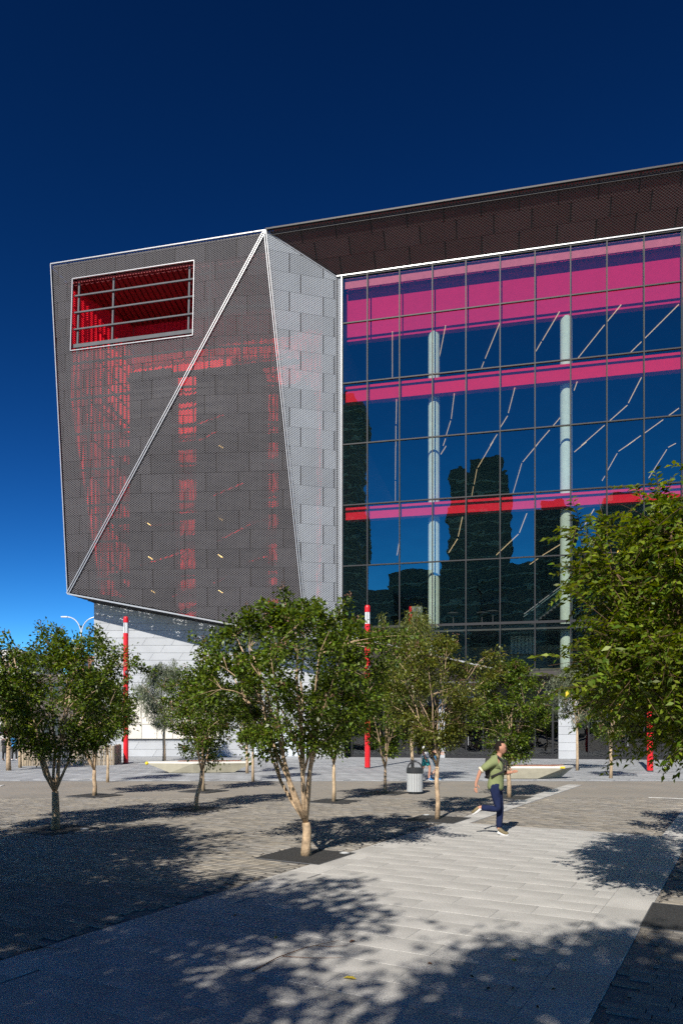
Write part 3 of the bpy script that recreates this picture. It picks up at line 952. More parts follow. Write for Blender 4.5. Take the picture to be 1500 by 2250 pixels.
for i in range(len(COLU) - 1):
    for j in range(len(ROWZ) - 1):
        q = [(COLU[i], ROWZ[j]), (COLU[i + 1], ROWZ[j]), (COLU[i + 1], ROWZ[j + 1]), (COLU[i], ROWZ[j + 1])]
        # cut by the sloping lower edge
        if ROWZ[j] < 8.5:
            sl_ = (zb - za) / (ub - ua)
            q = clip(q, -sl_, 1, -(za - sl_ * ua))
            if len(q) < 3: continue
        t1, t2 = random.gauss(0, 0.0026), random.gauss(0, 0.0026)
        um, zm = (COLU[i] + COLU[i + 1]) / 2, (ROWZ[j] + ROWZ[j + 1]) / 2
        mb = MB(); mb.face([FP(u, (u - um) * t1 + (z - zm) * t2, z) for u, z in q])
        o = mb.build('pane', 'glass', cw, fix=False)
# --- behind the glass
def part_slab(name, m, u0, u1, o0, o1, z0, z1):
    mb = MB(); slab(mb, u0, u1, o0, o1, z0, z1); return mb.build(name, m, root)
UE = UR - 0.5
part_slab('bulkhead', 'pink', 0.15, UE, -0.75, -1.2, 28.3, 32.15)
part_slab('bulkhead_lit_band', 'pink_lit', 0.15, UE, -0.16, -0.22, 31.55, 32.2)  # added strip standing in for the bright top of the bulkhead
part_slab('slab_edge', 'slab_red', 0.15, UE, -0.35, -0.9, 24.0, 25.05)
part_slab('slab_edge', 'slab_red', 0.15, UE, -0.35, -0.9, 16.05, 16.88)
for z in (28.4, 24.1, 16.15):
    part_slab('ceiling', 'ceiling', 0.15, UE, -0.95, -29, z - 0.08, z + 0.5)
part_slab('foyer_floor', 'floor_in', 0.15, UE, -0.2, -29, 8.3, 8.6)
part_slab('foyer_wall', 'dark_wall', 0.15, UE, -28.6, -29.2, 5.0, 31)
part_slab('foyer_end_wall', 'dark_wall', -0.25, 0.1, -0.3, -29, 5.0, 31.5)
for px in (953, 1243, 1560):
    u = u_at(px, -1.1)
    c = FP(u, -1.1, 0)
    mb = MB(); mb.tube([(c.x, c.y, 5.7), (c.x, c.y, 8.28)], 0.38, 20, cap=False); mb.tube([(c.x, c.y, 8.62), (c.x, c.y, 16.1)], 0.38, 20, cap=False)
    mb.tube([(c.x, c.y, 16.7), (c.x, c.y, 24.05)], 0.38, 20, cap=False); mb.tube([(c.x, c.y, 24.7), (c.x, c.y, 28.35)], 0.38, 20, cap=False)
    mb.build('column', 'column', root, smooth=True)
def zA(x, y): return (x * .5067 + 740, y * .5067 + 480)
def zB(x, y): return (x * .5067 + 740, y * .5067 + 960)
TOP = [((240, 492), (240, 692)), ((470, 465), (442, 610)), ((703, 458), (642, 607)), ((636, 622), (626, 648)), ((963, 405), (890, 528)), ((885, 535), (862, 575)),
       ((1230, 375), (1172, 445)), ((1158, 462), (1040, 610)), ((1480, 373), (1335, 518)), ((1318, 535), (1265, 587))]
MIDA = [((258, 785), (256, 890)), ((255, 900), (255, 987)), ((508, 760), (495, 868)), ((492, 878), (473, 940)), ((470, 955), (460, 985)), ((770, 735), (742, 843)), ((738, 857), (708, 905)), ((693, 937), (663, 985)),
        ((1040, 708), (1027, 745)), ((978, 850), (933, 903)), ((920, 918), (862, 985)), ((1318, 690), (1262, 800)), ((1257, 810), (1178, 880)), ((1158, 897), (1058, 985)), ((1480, 823), (1430, 860)), ((1412, 873), (1333, 930)), ((1315, 942), (1255, 985))]
MIDB = [((254, 40), (253, 185)), ((253, 192), (253, 280)), ((472, 40), (450, 75)), ((676, 20), (610, 132)), ((606, 140), (594, 205)), ((591, 215), (584, 255)), ((870, 30), (805, 108)), ((800, 115), (762, 245)),
        ((1080, 22), (1028, 65)), ((1290, 14), (1220, 62)), ((1213, 72), (1172, 145)), ((1160, 170), (1148, 190)), ((1467, 28), (1435, 45)), ((1428, 55), (1350, 178))]
LOW = [((270, 455), (260, 513)), ((543, 348), (525, 432)), ((522, 442), (484, 502)), ((822, 332), (790, 415)), ((785, 422), (690, 512)), ((977, 460), (888, 515)), ((870, 528), (835, 553)), ((1113, 313), (1058, 407)), ((1420, 295), (1345, 390))]
def strip(a, b, zc):
    def hit(p):
        d = Vector(((p[0] - 750) / F, 1, (HOR - p[1]) / F)); t = (zc - CAMH) / d.z
        return Vector((0, 0, CAMH)) + d * t
    A, B = hit(a), hit(b)
    for q in (A, B):
        if uo(q)[1] < -28.2: return
    mb = MB(); mb.bar(A, B, 0.038, 0.04); mb.build('light_strip', 'led', root)
for a, c in TOP: strip(zA(*a), zA(*c), 28.27)
for a, c in MIDA: strip(zA(*a), zA(*c), 23.97)
for a, c in MIDB: strip(zB(*a), zB(*c), 23.97)
for a, c in LOW: strip(zB(*a), zB(*c), 16.02)
# mezzanine behind the lowest row of glass
part_slab('mezzanine_wall', 'olive', 5.5, UE, -3.0, -3.4, 5.6, 7.55)
part_slab('mezzanine_back', 'dark_wall', 0.15, UE, -6.0, -6.3, 5.6, 8.25)
for k in range(7):
    part_slab('curtain_fold', 'curtain', 11.0 + k * 0.24, 11.2 + k * 0.24, -2.6 - 0.05 * (k % 2), -2.75, 7.0, 8.2)
# --- sloping lower edge, entrance canopy, soffits
ed = MB(); ed.bar(FP(ua, 0.15, za), FP(ub, 0.15, zb), 0.10, 0.16, NO); ed.build('canopy_edge', 'silver', root)
cn = MB()
cn.face([FP(ua, 0.1, za - .05), FP(ub, 0.1, zb - .05), FP(ub, -0.9, 5.05), FP(ua, -0.9, 5.05)])
cn.face([FP(ua, 0.1, za - .05), FP(ua, -0.9, 5.05), FP(ua, -2.2, 5.05), FP(ua, -2.2, za)])
cn.build('canopy_face', 'brown_clad', root)
part_slab('canopy_soffit', 'soffit', -0.6, 10.2, -0.6, -2.6, 4.85, 5.02)
part_slab('facade_soffit', 'brown_clad', 10.2, UE, 0.12, -2.6, 5.3, 5.6)
cp = MB(); cp.prism([FP(4.6, 0.4, 4.9), FP(9.4, 0.4, 4.9), FP(8.6, -2.4, 4.0), FP(6.2, -2.4, 4.0)], (0, 0, 0.12)); cp.build('porch_soffit', 'soffit', root)
ce = MB(); ce.bar(FP(6.3, -1.95, 4.13), FP(8.6, -1.95, 4.10), 0.2, 0.12); ce.build('porch_edge', 'silver', root)
part_slab('shop_bulkhead', 'brown_clad', 0.2, UE, -2.0, -2.5, 3.6, 5.3)
# shopfront
SO = -1.95
sfr = MB(); sfr.bar(FP(0.2, SO, 3.55), FP(UE, SO, 3.55), 0.12, 0.12, NO); sfr.bar(FP(0.2, SO, 0.08), FP(UE, SO, 0.08), 0.16, 0.1, NO); sfr.bar(FP(0.2, SO, 2.45), FP(UE, SO, 2.45), 0.07, 0.1, NO)
shop = sfr.build('shopfront', 'frame', root)
PIER = [(u_at(964, -1.9), u_at(977, -1.9)), (u_at(1226, -1.9), u_at(1266, -1.9))]
u = 0.25; k = 0
while u < UE - 1.1:
    mb = MB(); mb.bar(FP(u, SO, 0), FP(u, SO, 3.5), 0.13 if k % 3 == 0 else 0.08, 0.12, NO); mb.build('shop_mullion', 'frame', shop)
    mb = MB(); mb.face([FP(u, SO - .02, 0.1), FP(u + 1.12, SO - .02, 0.1), FP(u + 1.12, SO - .02, 3.5), FP(u, SO - .02, 3.5)]); mb.build('shop_pane', 'shop_glass', shop, fix=False)
    if k % 3 == 1:
        mb = MB(); mb.bar(FP(u + 0.14, SO + .09, 0.85), FP(u + 0.14, SO + .09, 1.45), 0.04, 0.04, NO); mb.build('door_handle', 'silver', shop)
    u += 1.12; k += 1
part_slab('lobby_floor', 'floor_in', 0.2, UE, -2.2, -10, -0.008, 0.0)
part_slab('lobby_wall', 'dark_wall', 0.2, UE, -9.6, -10, 0.0, 5)
for i, (a, c) in enumerate(PIER):
    pier = MB(); slab(pier, a, c, SO + 0.32, SO - 0.3, 0, 4.8); po = pier.build('pier', 'joint', root)
    for r in range(9):
        z0 = r * 0.53
        mb = MB(); slab(mb, a - .02, c + .02, SO + 0.36, SO + 0.3, z0 + .008, min(z0 + 0.522, 4.78)); mb.build('stone_panel', 'white_stone', po)
    # sub-panels on the left return
# --- the white stone wall under the box
WR = (756 - 750) / F * wallY
def top_at(x):
    """height of the box soffit above the wall at x"""
    return WL.z + (V3.z + .05 - WL.z) * (x - WL.x) / (-2.2 - WL.x)
wb = MB()
wb.face([(WL.x, wallY + .06, 0), (WR, wallY + .06, 0), (WR, wallY + .06, top_at(WR) + .05), (WL.x, wallY + .06, WL.z + .05)])
wb.face([(WL.x, wallY + .06, 0), (WL.x, wallY + 14, 0), (WL.x, wallY + 14, WL.z), (WL.x, wallY + .06, WL.z)])
wb.face([(WR, wallY + .06, 0), (WR, wallY - 1.6, 0), (WR, wallY - 1.6, 8), (WR, wallY + .06, 8)])
sw = wb.build('stone_wall', 'joint', root)
RH, PLN, SLANT = 0.52, 2.05, 0.32
PANEL_HOLE = ((277 - 750) / F * wallY, (482 - 750) / F * wallY, 2 + (1600 - 1624) / F * wallY, 2 + (1600 - 1535) / F * wallY)
DOOR_HOLE = ((556 - 750) / F * wallY, (690 - 750) / F * wallY, 0, 2.0)
outline = [(WL.x, 0), (WR, 0), (WR, top_at(WR)), (WL.x, WL.z)]
for r in range(24):
    z0 = r * RH; z1 = z0 + RH
    offx = (r * 0.77) % PLN
    kx = WL.x - PLN * 2 + offx
    while kx < WR + PLN:
        g = 0.009
        s0, s1 = 0.0, SLANT
        q = [(kx + s0 + g, z0 + g), (kx + PLN + s0 - g, z0 + g), (kx + PLN + s1 - g, z1 - g), (kx + s1 + g, z1 - g)]
        kx += PLN
        q = clip_poly(q, outline)
        pcs = []
        if len(q) >= 3:
            pcs = [q]
            for H in (PANEL_HOLE, DOOR_HOLE):
                nw = []
                for pc in pcs:
                    a = clip(pc, -1, 0, H[0]); c = clip(pc, 1, 0, -H[1])
                    mid = clip(clip(pc, 1, 0, -H[0]), -1, 0, H[1])
                    nw += [a, c]
                    if len(mid) >= 3: nw += [clip(mid, 0, -1, H[2]), clip(mid, 0, 1, -H[3])]
                pcs = [s for s in nw if len(s) >= 3 and area2(s) > 0.004]
        if not pcs: continue
        mb = MB(); dy = random.uniform(-0.004, 0.004)
        for pc in pcs:
            mb.prism([(x, wallY + dy, z) for x, z in pc], (0, 0.055, 0))
        mb.build('stone_panel', 'white_stone', sw)
# framed light panels low on the wall
a0, a1, c0, c1 = PANEL_HOLE
fm = MB()
fm.abox(a0, a1, wallY - .05, wallY + .05, c0 - .07, c0); fm.abox(a0, a1, wallY - .03, wallY + .05, c1, c1 + .06)
wp = fm.build('panel_frame', 'darksteel', root)
nx = 6
for i in range(nx):
    for j, (zz0, zz1) in enumerate(((c0 + .03, c0 + (c1 - c0) * .36), (c0 + (c1 - c0) * .36 + .04, c1 - .03))):
        x0 = a0 + (a1 - a0) * i / nx + .02; x1 = a0 + (a1 - a0) * (i + 1) / nx - .02
        mb = MB(); mb.abox(x0, x1, wallY + 0.012, wallY + .05, zz0, zz1); mb.build('light_panel', 'cream', wp)
# pale service doors
x0, x1 = DOOR_HOLE[0], DOOR_HOLE[1]
fm = MB()
for i in range(4):
    xx = x0 + (x1 - x0) * i / 3
    fm.abox(xx - .03, xx + .03, wallY - .01, wallY + .055, 0, 2.0)
fm.abox(x0, x1, wallY - .01, wallY + .055, 1.96, 2.02)
sd = fm.build('service_door_frame', 'silver', root)
for i in range(3):
    xx0 = x0 + (x1 - x0) * i / 3 + .04; xx1 = x0 + (x1 - x0) * (i + 1) / 3 - .04
    mb = MB(); mb.abox(xx0, xx1, wallY + 0.015, wallY + .055, 0.01, 1.95); mb.build('service_door', 'pale_door', sd)

# ================================================================== THINGS INSIDE THE FOYER
fz = 8.6
c = FP(u_at(916, -1.2), -1.2, fz)
sg = empty('totem_sign', c, 'grey totem sign with a red edge and white number 2 behind the glass', 'sign')
wx = 0.35
mb = MB(); mb.box(c + Vector((0, 0, 0.8)), U, NO, (0, 0, 1), wx, 0.06, 0.8); mb.build('board', 'sign_grey', sg)
mb = MB(); mb.box(c - U * (wx + 0.09) + Vector((0, 0, 0.8)), U, NO, (0, 0, 1), 0.085, 0.065, 0.8); mb.build('red_edge', 'slab_red', sg)
def text_mesh(name, s, size, loc, m, parent):
    cu = bpy.data.curves.new(name, 'FONT'); cu.body = s; cu.size = size; cu.extrude = 0.004
    to = bpy.data.objects.new('tmp_text', cu); C.objects.link(to)
    dg = bpy.context.evaluated_depsgraph_get()
    me = bpy.data.meshes.new_from_object(to.evaluated_get(dg))
    bpy.data.objects.remove(to)
    rot = Matrix((U, Vector((0, 0, 1)), NO)).transposed()
    me.transform(Matrix.Translation(loc) @ rot.to_4x4())
    me.materials.clear(); me.materials.append(M[m])
    o = bpy.data.objects.new(name, me)
    return link(o, parent)
text_mesh('number', '2', 0.42, c + U * 0.05 + NO * 0.075 + Vector((0, 0, 1.22)), 'sign_white', sg)
for k in range(6):
    z = 0.98 - k * 0.075
    L = (0.2, 0.26, 0.16, 0.24, 0.12, 0.2)[k]
    mb = MB(); mb.box(c + U * (-0.26 + L) + NO * 0.064 + Vector((0, 0, z)), U, NO, (0, 0, 1), L, 0.002, 0.012); mb.build('text_line', 'sign_white', sg)
for i, (px, lab) in enumerate(((910, 'dark round bar table in front of the totem sign behind the glass'), (995, 'dark round bar table just right of the slim green column behind the glass'),
                               (1058, 'dark round bar table between two mullions on the upper foyer floor'), (1082, 'low dark bar table beside the foyer stair behind the glass'))):
    c = FP(u_at(px, -1.0 - 0.2 * (i % 3)), -0.75 - 0.25 * (i % 3) + (0.2 if i == 0 else -0.3), fz)
    t = empty('bar_table', c, lab, 'table', 'bar tables in the foyer')
    mb = MB(); mb.lathe(c, [(0.34, 1.04), (0.36, 1.05), (0.36, 1.08), (0.34, 1.09)], 20); mb.build('table_top', 'steel', t)
    mb = MB(); mb.lathe(c, [(0.035, 0.02), (0.03, 1.04)], 10); mb.build('post', 'steel', t)
    mb = MB(); mb.lathe(c, [(0.26, 0.0), (0.25, 0.015), (0.05, 0.03)], 20); mb.build('base_plate', 'steel', t)
st0 = FP(u_at(1150, -3), -3.0, fz); st1 = FP(u_at(1250, -3), -3.0, fz + 2.2)
es = empty('foyer_stair', st0, 'stair with glass balustrade rising behind the facade glass', 'stair')
for k in range(13):
    p = st0 + (st1 - st0) * (k / 13.0); q = p + (st1 - st0) / 13.0
    mb = MB(); w_ = (q - p); w_.z = 0
    mb.box((p + q) / 2 + Vector((0, 0, -0.02)), w_.normalized(), NO, (0, 0, 1), w_.length / 2, 0.6, 0.08); mb.build('step', 'steel', es)
M['bal_glass'] = glass('bal_glass', (0.55, 0.8, 0.78), (0.8, 1, 1), 0.0, 0.12)
for s in (-0.62, 0.62):
    mb = MB(); o_ = NO * s
    mb.face([st0 + o_, st1 + o_, st1 + o_ + Vector((0, 0, 1.0)), st0 + o_ + Vector((0, 0, 1.0))]); mb.build('balustrade_glass', 'bal_glass', es, fix=False)
    mb = MB(); mb.bar(st0 + o_ + Vector((0, 0, 1.02)), st1 + o_ + Vector((0, 0, 1.02)), 0.05, 0.05); mb.build('handrail', 'silver', es)

# ================================================================== RED LIGHT POLES
def red_pole(px, py, H, label):
    g = G(px, py)
    t = empty('light_pole', g, label, 'light pole', 'red light poles on the plaza')
    r = 0.138
    mb = MB(); mb.lathe(g, [(r, 0), (r, H - 0.95)], 20); mb.build('shaft', 'pole_red', t, smooth=False)
    mb = MB(); mb.lathe(g, [(r + .012, 0), (r + .012, 0.05)], 20); mb.build('base_ring', 'darksteel', t)
    mb = MB(); mb.lathe(g, [(r - .012, H - 0.95), (r - .012, H - 0.36)], 20); ln = mb.build('lantern', 'lantern', t)
    for k in range(3):
        a = k * 2.094 + 0.4
        mb = MB(); p = g + Vector((math.cos(a) * (r - .004), math.sin(a) * (r - .004), 0)); mb.bar(p + Vector((0, 0, H - .95)), p + Vector((0, 0, H - .36)), 0.03, 0.03); mb.build('lantern_bar', 'darksteel', ln)
    mb = MB(); mb.lathe(g, [(r, H - 0.36), (r, H - 0.12), (r * .9, H - 0.05), (r * .55, H - .01), (0.01, H)], 20); mb.build('cap', 'pole_red', t)
    mb = MB(); p = g + Vector((0.06, -r - .02, H * 0.62)); mb.box(p, (1, 0, 0), (0, 1, 0), (0, 0, 1), 0.06, 0.05, 0.07); mb.build('sensor', 'steel', t)
red_pole(277, 1678, 8.3, 'tall slim red light pole standing before the white stone wall')
red_pole(807, 1688, 8.15, 'tall slim red light pole before the left edge of the glass wall')
red_pole(1427, 1695, 8.15, 'red light pole half hidden by the bright leafy tree near the shopfront')

# ================================================================== BENCHES
def hull_bench(name, top, bot, zt, label, timber=None, tips=()):
    """top / bot: plan outlines (same count), flared concrete sides"""
    c = sum((Vector((x, y, 0)) for x, y in bot), Vector()) / len(bot)
    t = empty(name, c, label, 'bench', 'sculpted concrete benches')
    mb = MB()
    n = len(top)
    for k in range(n):
        a, b_ = bot[k], bot[(k + 1) % n]; d_, e_ = top[(k + 1) % n], top[k]
        mb.face([(a[0], a[1], 0.02), (b_[0], b_[1], 0.02), (d_[0], d_[1], zt - .07), (e_[0], e_[1], zt - .07)])
    mb.face([(x, y, 0.02) for x, y in bot][::-1])
    mb.build('body', 'concrete', t)
    mb = MB(); mb.prism([(x, y, zt - .07) for x, y in top], (0, 0, 0.07)); mb.build('seat_slab', 'bench_top', t)
    mb = MB(); mb.prism([(x * .98 + c.x * .02, y * .98 + c.y * .02, 0) for x, y in bot], (0, 0, 0.02)); mb.build('plinth', 'darksteel', t)
    if timber:
        (x0, y0), (x1, y1) = timber
        for k in range(5):
            mb = MB(); yy = y0 + k * 0.1
            mb.abox(x0 + k * .12, x1 + k * .12, yy, yy + .085, zt + .002, zt + .035); mb.build('timber_slat', 'timber_red', t)
    for (x, y) in tips:
        mb = MB(); mb.lathe((x, y, zt - .16), [(0.01, 0), (0.06, .03), (0.085, .085), (0.06, .14), (0.01, .17)], 14); mb.build('tip_guard', 'yellow', t, smooth=True)
g0 = G(440, 1699)
def gx(px, Y): return (px - 750) / F * Y
Yb = g0.y
hull_bench('bench', [(gx(317, Yb), Yb + .35), (gx(425, Yb), Yb - .1), (gx(550, Yb), Yb + .55), (gx(505, Yb + 1.6), Yb + 1.5), (gx(400, Yb + 1.6), Yb + 1.45)],
           [(gx(372, Yb), Yb + .1), (gx(425, Yb), Yb + .02), (gx(512, Yb), Yb + .45), (gx(480, Yb), Yb + 1.1), (gx(410, Yb), Yb + 1.1)], 0.50,
           'long pale boat shaped concrete bench before the white stone wall', timber=((gx(385, Yb), Yb + .55), (gx(500, Yb), Yb + .55)), tips=((gx(317, Yb) + .03, Yb + .33),))
g1 = G(1180, 1712); Yb = g1.y
hull_bench('bench', [(gx(1060, Yb), Yb - .02), (gx(1237, Yb), Yb - .05), (gx(1272, Yb), Yb + .75), (gx(1150, Yb), Yb + 1.25), (gx(1070, Yb), Yb + 1.1)],
           [(gx(1075, Yb), Yb), (gx(1180, Yb), Yb), (gx(1240, Yb), Yb + .55), (gx(1200, Yb), Yb + .9), (gx(1080, Yb), Yb + .9)], 0.50,
           'wedge shaped concrete bench with dark timber seat near the shopfront doors', timber=((gx(1090, Yb), Yb + .28), (gx(1222, Yb), Yb + .28)), tips=())
mb = MB(); mb.box((gx(1234, Yb), Yb - .055, 0.46), (1, 0, 0), (0, 1, 0), (0, 0, 1), 0.09, 0.02, 0.035)
bench2 = [o for o in bpy.data.objects if o.name.startswith('bench') and o.parent is None][-1]
mb.build('tip_guard', 'yellow', bench2)

# ================================================================== LITTER BIN
g = G(911, 1743)
t = empty('litter_bin', g, 'round grey slatted litter bin with black hooded lid', 'bin')
mb = MB(); mb.lathe(g, [(0.17, 0), (0.17, 0.06)], 24); mb.build('foot', 'steel', t)
mb = MB(); mb.lathe(g, [(0.215, 0.06), (0.225, 0.62)], 24); mb.build('liner', 'steel', t)
me = None
for k in range(30):
    a = 2 * math.pi * k / 30
    ca, sa = math.cos(a), math.sin(a)
    if me is None:
        mb = MB(); mb.box((0, 0, 0.345), (0, 1, 0), (1, 0, 0), (0, 0, 1), 0.019, 0.008, 0.285)
        o = mb.build('slat', 'bin_grey', None); me = o.data; bpy.data.objects.remove(o)
    o = bpy.data.objects.new('slat', me); o.location = (ca * 0.236, sa * 0.236, 0); o.rotation_euler = (0, 0, a)
    C.objects.link(o); o.parent = t
mb = MB(); mb.lathe(g, [(0.25, 0.62), (0.262, 0.64), (0.262, 0.76), (0.245, 0.78), (0.16, 0.79), (0.15, 0.72), (0.01, 0.715)], 28); mb.build('lid', 'bin_black', t)
mb = MB(); pts = [g + Vector((math.cos(a) * 0.225, 0.04, 0.74 + math.sin(a) * 0.23)) for a in [math.pi * k / 12 for k in range(13)]]
for p, q in zip(pts, pts[1:]): mb.bar(p, q, 0.17, 0.035, (0, 0, 1) if abs((q - p).normalized().z) < .9 else (1, 0, 0))
mb.build('hood', 'bin_black', t)

# ================================================================== TIMBER SCREEN, FAR LEFT
gA, gB = G(48, 1683), G(251, 1681)
t = empty('timber_screen', (gA + gB) / 2, 'low weathered timber paling enclosure at the plaza edge', 'fence')
def palings(a, b_, n, h0):
    d = (b_ - a); L = d.length; d.normalize(); nn = Vector((d.y, -d.x, 0))
    for k in range(n):
        p = a + d * (L * (k + .5) / n)
        hh = h0 + random.uniform(-.05, .04)
        mb = MB(); mb.box(p + Vector((0, 0, hh / 2)) + nn * random.uniform(-.01, .01), d, nn, (0, 0, 1), L / n * 0.40, 0.02, hh / 2); mb.build('paling', 'timber_grey', t)
palings(gA, gB, 40, 1.08)
palings(gB, gB + Vector((-0.4, 2.6, 0)), 18, 1.08)
palings(gA, gA + Vector((-0.6, 2.6, 0)), 18, 1.08)
for z in (0.25, 0.85):
    mb = MB(); mb.bar(gA + Vector((0, .05, z)), gB + Vector((0, .05, z)), 0.05, 0.09); mb.build('rail', 'timber_grey', t)

# ================================================================== STREET LAMP AND FAR BUILDINGS
Yl = 75.0
base = Vector((gx(179, Yl), Yl, 0)); zt = 2 + (1600 - 1372) / F * Yl
t = empty('street_lamp', base, 'tall pale double armed street lamp behind the plaza trees', 'street lamp')
mb = MB(); mb.lathe(base, [(0.12, 0), (0.09, zt - 1)], 12); mb.build('pole', 'lamp_grey', t)
for s, e in ((-1, 140), (1, 222)):
    tip = Vector((gx(e, Yl), Yl, 2 + (1600 - 1355) / F * Yl)); a = base + Vector((0, 0, zt - 1.05))
    pts = []
    for k in range(9):
        f = k / 8; x = a.x + (tip.x - a.x) * (f ** 1.6); z = a.z + (tip.z - a.z) * (1 - (1 - f) ** 2.4); pts.append((x, Yl, z))
    mb = MB(); mb.tube(pts, 0.055, 8); mb.build('arm', 'lamp_grey', t)
    mb = MB(); mb.box(tip + Vector((-.1 * -s * -1, 0, -.02)), (1, 0, 0), (0, 1, 0), (0, 0, 1), 0.32, 0.12, 0.06); mb.build('luminaire', 'lamp_grey', t)
def far_block(name, px0, px1, ytop, Y, dep, m, label, floors, cols, wm='far_window'):
    x0, x1 = gx(px0, Y), gx(px1, Y); z1 = 2 + (1600 - ytop) / F * Y
    t = empty(name, ((x0 + x1) / 2, Y, 0), label, 'building')
    mb = MB(); mb.abox(x0, x1, Y, Y + dep, 0, z1); mb.build('wall', m, t)
    mb = MB(); mb.abox(x0 - .15, x1 + .15, Y - .15, Y + dep, z1, z1 + .25); mb.build('parapet', m, t)
    for i in range(floors):
        for j in range(cols):
            w_ = (x1 - x0) / cols; fh = z1 / floors
            mb = MB(); mb.abox(x0 + w_ * (j + .22), x0 + w_ * (j + .78), Y - .03, Y + .05, fh * (i + .3), fh * (i + .82)); mb.build('window', wm, t)
far_block('low_building', 52, 215, 1486, 82, 14, 'far_wall', 'dark low building behind the timber enclosure and trees', 2, 8)
far_block('apartment_building', -60, 48, 1432, 120, 18, 'far_pale', 'pale apartment building glimpsed above the plaza trees', 5, 6)
far_block('brick_building', 150, 214, 1446, 105, 14, 'brick', 'red brick building corner beside the white stone wall', 4, 4)
b = MB()
for k in range(60):
    a0 = math.pi * (k / 60.0); a1 = math.pi * ((k + 1) / 60.0)
    r_ = 700; h0 = 10 + 5 * math.sin(k * 1.3) + 3 * math.sin(k * 3.1); h1 = 10 + 5 * math.sin((k + 1) * 1.3) + 3 * math.sin((k + 1) * 3.1)
    b.face([(r_ * math.cos(a0), r_ * math.sin(a0), -1), (r_ * math.cos(a1), r_ * math.sin(a1), -1), (r_ * math.cos(a1), r_ * math.sin(a1), h1), (r_ * math.cos(a0), r_ * math.sin(a0), h0)])
    b.face([(r_ * math.cos(a0), r_ * math.sin(a0), h0), (r_ * math.cos(a1), r_ * math.sin(a1), h1), (1.3 * r_ * math.cos(a1), 1.3 * r_ * math.sin(a1), -1), (1.3 * r_ * math.cos(a0), 1.3 * r_ * math.sin(a0), -1)])
tag(b.build('hills', 'hills'), kind='structure')

# ---- buildings across the plaza, behind the camera, seen mirrored in the glass
def mirrored(px, py, dist):
    """place seen in the facade mirror at this pixel, 'dist' metres in front of the glass"""
    d = Vector(((px - 750) / F, 1, (HOR - py) / F)); c = Vector((0, 0, CAMH))
    t_ = (O0 - c).dot(NO) / d.dot(NO)
    p = c + d * t_
    dr = d - NO * (2 * d.dot(NO))
    k = dist / dr.dot(NO)
    return p + dr * k
def tower(name, px0, px1, ytop, dist, dep, label, cat='building', step=None, band=True):
    a, c = mirrored(px0, ytop, dist), mirrored(px1, ytop, dist)
    cen = (a + c) / 2; zt = (a.z + c.z) / 2
    wv = Vector((c.x - a.x, c.y - a.y, 0)); hw = wv.length / 2; wv.normalize(); dv = Vector((wv.y, -wv.x, 0))
    if dv.dot(NO) < 0: dv = -dv
    base = Vector((cen.x, cen.y, 0)) + dv * dep / 2
    t = empty(name, base, label, cat)
    mb = MB(); mb.box(base + Vector((0, 0, zt / 2)), wv, dv, (0, 0, 1), hw, dep / 2, zt / 2); mb.build('wall', 'tower', t)
    if step:
        mb = MB(); mb.box(base + wv * hw * step[0] + Vector((0, 0, zt + step[2] / 2)), wv, dv, (0, 0, 1), hw * step[1], dep / 3, step[2] / 2); mb.build('plant_room', 'tower', t)
    if band:
        nfl = max(2, int(zt / 3.4))
        for k in range(1, nfl):
            mb = MB(); mb.box(base + Vector((0, 0, k * zt / nfl)), wv, dv, (0, 0, 1), hw + .35, dep / 2 + .35, 0.28); mb.build('balcony_band', 'tower_band', t)
    return t
tower('tower', 985, 1118, 1035, 190, 24, 'dark apartment tower with balcony bands mirrored in the glass wall', step=(0.3, 0.6, 6))
tower('tower', 735, 785, 880, 215, 22, 'tall dark tower mirrored at the left edge of the glass wall', step=(-0.3, 0.4, 5))
tower('tower', 1180, 1275, 1135, 230, 22, 'dark slab block mirrored to the right of the banded tower', step=(0, 0.5, 4))
tower('tower', 1335, 1500, 1085, 200, 26, 'broad dark block mirrored above the bright leafy tree', step=(-0.4, 0.4, 4))
for i, (x0, x1, yt, dd) in enumerate(((800, 870, 1290, 140), (862, 960, 1252, 150), (955, 1040, 1262, 135), (1100, 1190, 1240, 150), (1270, 1345, 1200, 160), (1490, 1600, 1180, 150))):
    tower('podium_block', x0, x1, yt, dd, 16, ('dark low block mirrored low in the glass beside the red pole', 'wide dark low block mirrored behind the totem sign', 'dark block mirrored at the foot of the banded tower',
          'dark low block mirrored between the two towers', 'dark stepped block mirrored beside the green column', 'dark low block mirrored at the far right of the glass wall')[i])

# ================================================================== TREES
rng = np.random.RandomState(11)
def leaf_quads(cen, dirs, nrm, ln, wd, fold=0.25):
    """rhombic folded leaves: (N,3) centres, directions, normals"""
    d = dirs / (np.linalg.norm(dirs, axis=1, keepdims=True) + 1e-9)
    s = np.cross(d, nrm); s /= (np.linalg.norm(s, axis=1, keepdims=True) + 1e-9)
    n = np.cross(s, d)
    L = ln[:, None]; Wd = wd[:, None]
    base = cen; tip = cen + d * L - n * L * 0.12
    mid = cen + d * L * 0.45
    a = mid + s * Wd * 0.5 + n * Wd * fold; b_ = mid - s * Wd * 0.5 + n * Wd * fold
    v = np.stack([base, a, tip, b_], 1).reshape(-1, 3)
    q = np.arange(len(cen) * 4).reshape(-1, 4)
    return v, q
def unit(v): return v / (np.linalg.norm(v) + 1e-9)

